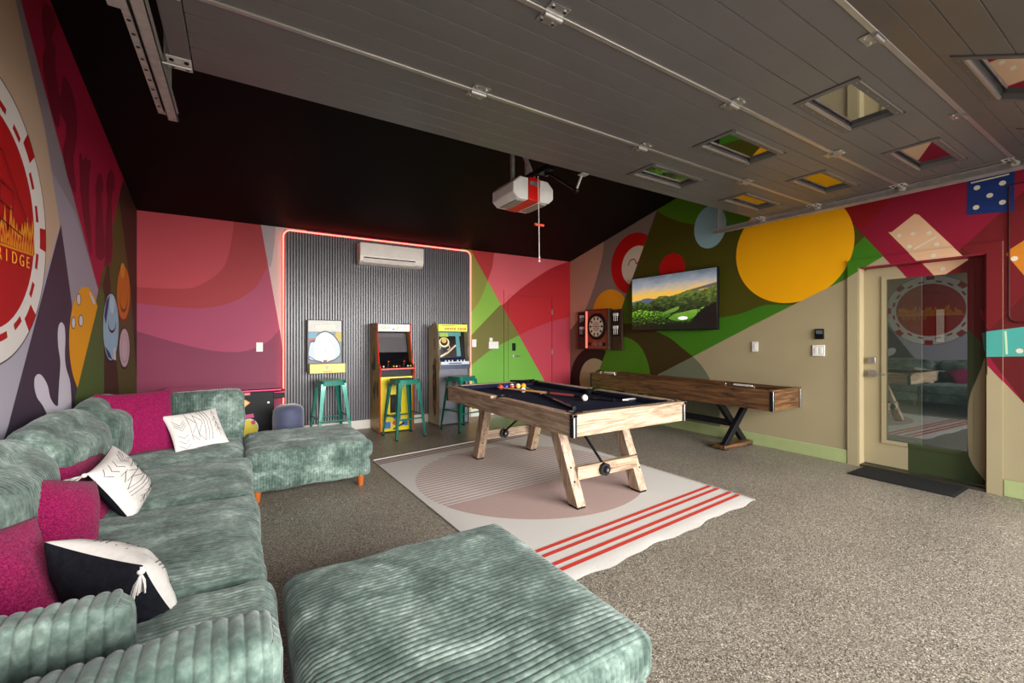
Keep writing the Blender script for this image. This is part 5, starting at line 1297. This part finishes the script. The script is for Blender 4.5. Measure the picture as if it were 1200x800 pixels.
seg = MB(); IV = mat('ivory_segment', '#d6cbb8', .5); BK = mat('black_segment', '#19171a', .5); RD = mat('red_segment', '#a02c24', .5)
for k in range(20):
    a = k*18-9
    disc(seg, BYC, BZC, .018, .175, DXF-.0125, IV if k % 2 else IV, a, a+18)
    if k % 2 == 0:
        disc(seg, BYC, BZC, .03, .085, DXF-.0127, BK, a+3, a+15); disc(seg, BYC, BZC, .115, .165, DXF-.0127, BK, a+2, a+16)
disc(seg, BYC, BZC, 0, .02, DXF-.0129, RD)
seg.build('scoring_segments', brd, smooth=False, recalc=False)
for k, (y, w_) in enumerate(((5.80, .07), (5.68, .10), (5.54, .09), (5.44, .07))):
    MB().box(DXF+.002, DXF+.0085, y-w_/2, y+w_/2, 1.165, 1.225, (DARK, mat('pink_grey_display', '#8a5a52', .3), mat('grey_display', '#6a6668', .3), DARK)[k]).build('display', db, bevel=.002)
for nm, a, b in (('right', 5.085, 5.342), ('left', 5.918, 6.185)):
    d_ = MB().box(XR-.045, XR-.0095, a, b, 1.10, 1.78, CABW).build('cabinet_door', db, bevel=.004)
    for z0, z1 in ((1.55, 1.74), (1.33, 1.53)):
        c_ = MB().box(XR-.052, XR-.0455, a+.05, b-.05, z0, z1, DARK).build('dart_holder', d_, bevel=.003)
        dm = MB()
        for q in range(3):
            yy = a+.09+q*(b-a-.18)/2
            dm.cyl((XR-.062, yy, z1-.06), (XR-.062, yy, z0+.03), .006, .003, STEEL, 8); dm.box(XR-.070, XR-.054, yy-.014, yy+.014, z1-.07, z1-.025, WHITE)
        dm.build('darts', d_)

# ------------------------------------------------------------------ garage door opener
go = thing('garage_door_opener', (2.41, 3.65, 2.72), 'white ceiling hung garage door opener with a red centre band and a pull cord', 'garage door opener')
OW = mat('glossy_white_plastic', '#f2efea', .3); OR_ = mat('opener_red_plastic', '#dc1a12', .3); LEN = mat('grey_light_lens', '#8f8d88', .35)
def octo(hx, z0, z1, c): return [(2.41-hx+c, z0), (2.41+hx-c, z0), (2.41+hx, z0+c*.9), (2.41+hx, z1-c*1.2), (2.41+hx-c*1.3, z1), (2.41-hx+c*1.3, z1), (2.41-hx, z1-c*1.2), (2.41-hx, z0+c*.9)]
for a, b in ((2.13, 2.345), (2.475, 2.69)):
    pl = [(x, z) for x, z in octo(.235, 2.625, 2.84, .055)]
    MB().prism(clip(pl, (a, b, 0, 9)), 3.45, 3.86, 'y', OW).build('housing', go, bevel=.012)
bb = MB().prism([(2.345, 2.622), (2.475, 2.622), (2.475, 2.845), (2.345, 2.845)], 3.44, 3.865, 'y', OR_).build('red_band', go, bevel=.008)
MB().box(2.35, 2.47, 3.435, 3.4405, 2.765, 2.805, SILV).build('name_plate', bb)
for a, b in ((2.235, 2.33), (2.49, 2.585)): MB().box(a, b, 3.50, 3.80, 2.617, 2.626, LEN).build('light_lens', go, bevel=.002)
ceil_z = lambda y: ZB+SLOPE*(YB-y)
for p0, p1 in (((2.27, 3.62, 2.845), (2.27, 3.62, ceil_z(3.62))), ((2.56, 3.62, 2.845), (2.27, 3.64, ceil_z(3.64)-.01)), ((2.56, 3.80, 2.845), (2.56, 3.80, ceil_z(3.8)))):
    MB().cyl(p0, p1, .022, .022, GALV, 4).build('hanging_strap', go)
rl = MB(); rl.box(2.385, 2.435, .2, 3.60, 2.875, 2.90, BLACK); rl.build('rail', go)
tb = MB(); tb.box(2.375, 2.445, 3.18, 3.36, 2.845, 2.876, BLACK); tb.cyl((2.41, 3.25, 2.84), (2.41, 3.25, 2.80), .02, .02, BLACK, 10); tb.build('trolley', go)
ar = MB(); ar.tube([(2.425, 3.24, 2.83), (2.43, 3.0, 2.66), (2.435, 2.86, 2.56)], .013, BLACK, 8); ar.build('door_arm', go)
ar = MB(); ar.tube([(2.435, 2.86, 2.56), (2.435, 2.79, 2.665)], .010, GALV, 8); ar.cyl((2.42, 2.86, 2.56), (2.45, 2.86, 2.56), .02, .02, BLACK, 10); ar.box(2.40, 2.47, 2.74, 2.80, 2.662, 2.669, GALV); ar.build('arm_strap', go)
cd_ = MB(); cd_.tube([(2.42, 3.40, 2.85), (2.42, 3.385, 2.4), (2.425, 3.385, 2.04)], .004, WHITE, 6); cd_.sphere((2.425, 3.385, 2.035), .011, WHITE, 8, 6); cd_.sphere((2.425, 3.385, 2.07), .009, WHITE, 8, 6); cd_.build('pull_cord', go)
MB().cyl((2.37, 3.385, 2.38), (2.475, 3.385, 2.38), .013, .013, mat('orange_red_handle', '#e05038', .4), 10).build('pull_handle', go)

# ------------------------------------------------------------------ door mat, switches, plates
dm = thing('door_mat', (5.14, 1.46, 0), 'black ribbed doormat in front of the glazed entry door', 'doormat')
RUB = mat('black_rubber', '#161614', .8, bump=.4, bscale=300)
MB().box(4.93, 5.335, 1.09, 1.835, .001, .008, RUB).build('base', dm, bevel=.003)
for k in range(26): MB().box(4.945+.0148*k, 4.953+.0148*k, 1.11, 1.815, .008, .012, RUB).build('rib', dm)
def plate_back(x, z, w_, h_, label, gangs=1, name='light_switch'):
    off = YB-.0345 if SX0 < x < SX1 else YB-.0085
    t = thing(name, (x, off, z), label, 'switch')
    MB().box(x-w_/2, x+w_/2, off-.007, off, z-h_/2, z+h_/2, WHITE).build('cover_plate', t, bevel=.003)
    for g in range(gangs):
        xx = x+(g-(gangs-1)/2)*.046; MB().box(xx-.015, xx+.015, off-.010, off-.0065, z-.032, z+.032, WHITE).build('rocker', t, bevel=.002)
def plate_right(y, z, w_, h_, label, gangs=1):
    t = thing('light_switch', (XR-.0085, y, z), label, 'switch')
    MB().box(XR-.0155, XR-.0085, y-w_/2, y+w_/2, z-h_/2, z+h_/2, WHITE).build('cover_plate', t, bevel=.003)
    for g in range(gangs):
        yy = y+(g-(gangs-1)/2)*.046; MB().box(XR-.0185, XR-.015, yy-.015, yy+.015, z-.032, z+.032, WHITE).build('rocker', t, bevel=.002)
plate_back(.215, 1.185, .075, .118, 'white switch plate on the pink mural left of the LED strip')
plate_back(3.135, 1.22, .08, .125, 'white switch plate at the right edge of the slatted panel')
plate_back(3.295, 1.215, .08, .125, 'white switch plate just right of the LED strip')
plate_back(3.665, 1.18, .19, .12, 'wide white switch plate left of the painted back door', 3)
tk = thing('sensor', (3.61, YB-.0085, 1.275), 'small white sensor on top of the wide switch plate', 'sensor'); MB().box(3.58, 3.64, YB-.022, YB-.0085, 1.244, 1.305, WHITE).build('sensor_body', tk, bevel=.004)
plate_right(2.935, 1.195, .075, .12, 'single white switch plate on the tan wall above the shuffleboard table')
plate_right(2.245, 1.165, .12, .12, 'double white switch plate under the black keypad', 2)
kp = thing('keypad', (XR-.0085, 2.235, 1.345), 'small black wall keypad above the double switch plate', 'keypad')
MB().box(XR-.025, XR-.0085, 2.19, 2.28, 1.29, 1.40, DARK).build('keypad_body', kp, bevel=.005); MB().box(XR-.0265, XR-.0245, 2.205, 2.265, 1.345, 1.385, mat('grey_keypad_screen', '#5a6266', .2)).build('display', kp)
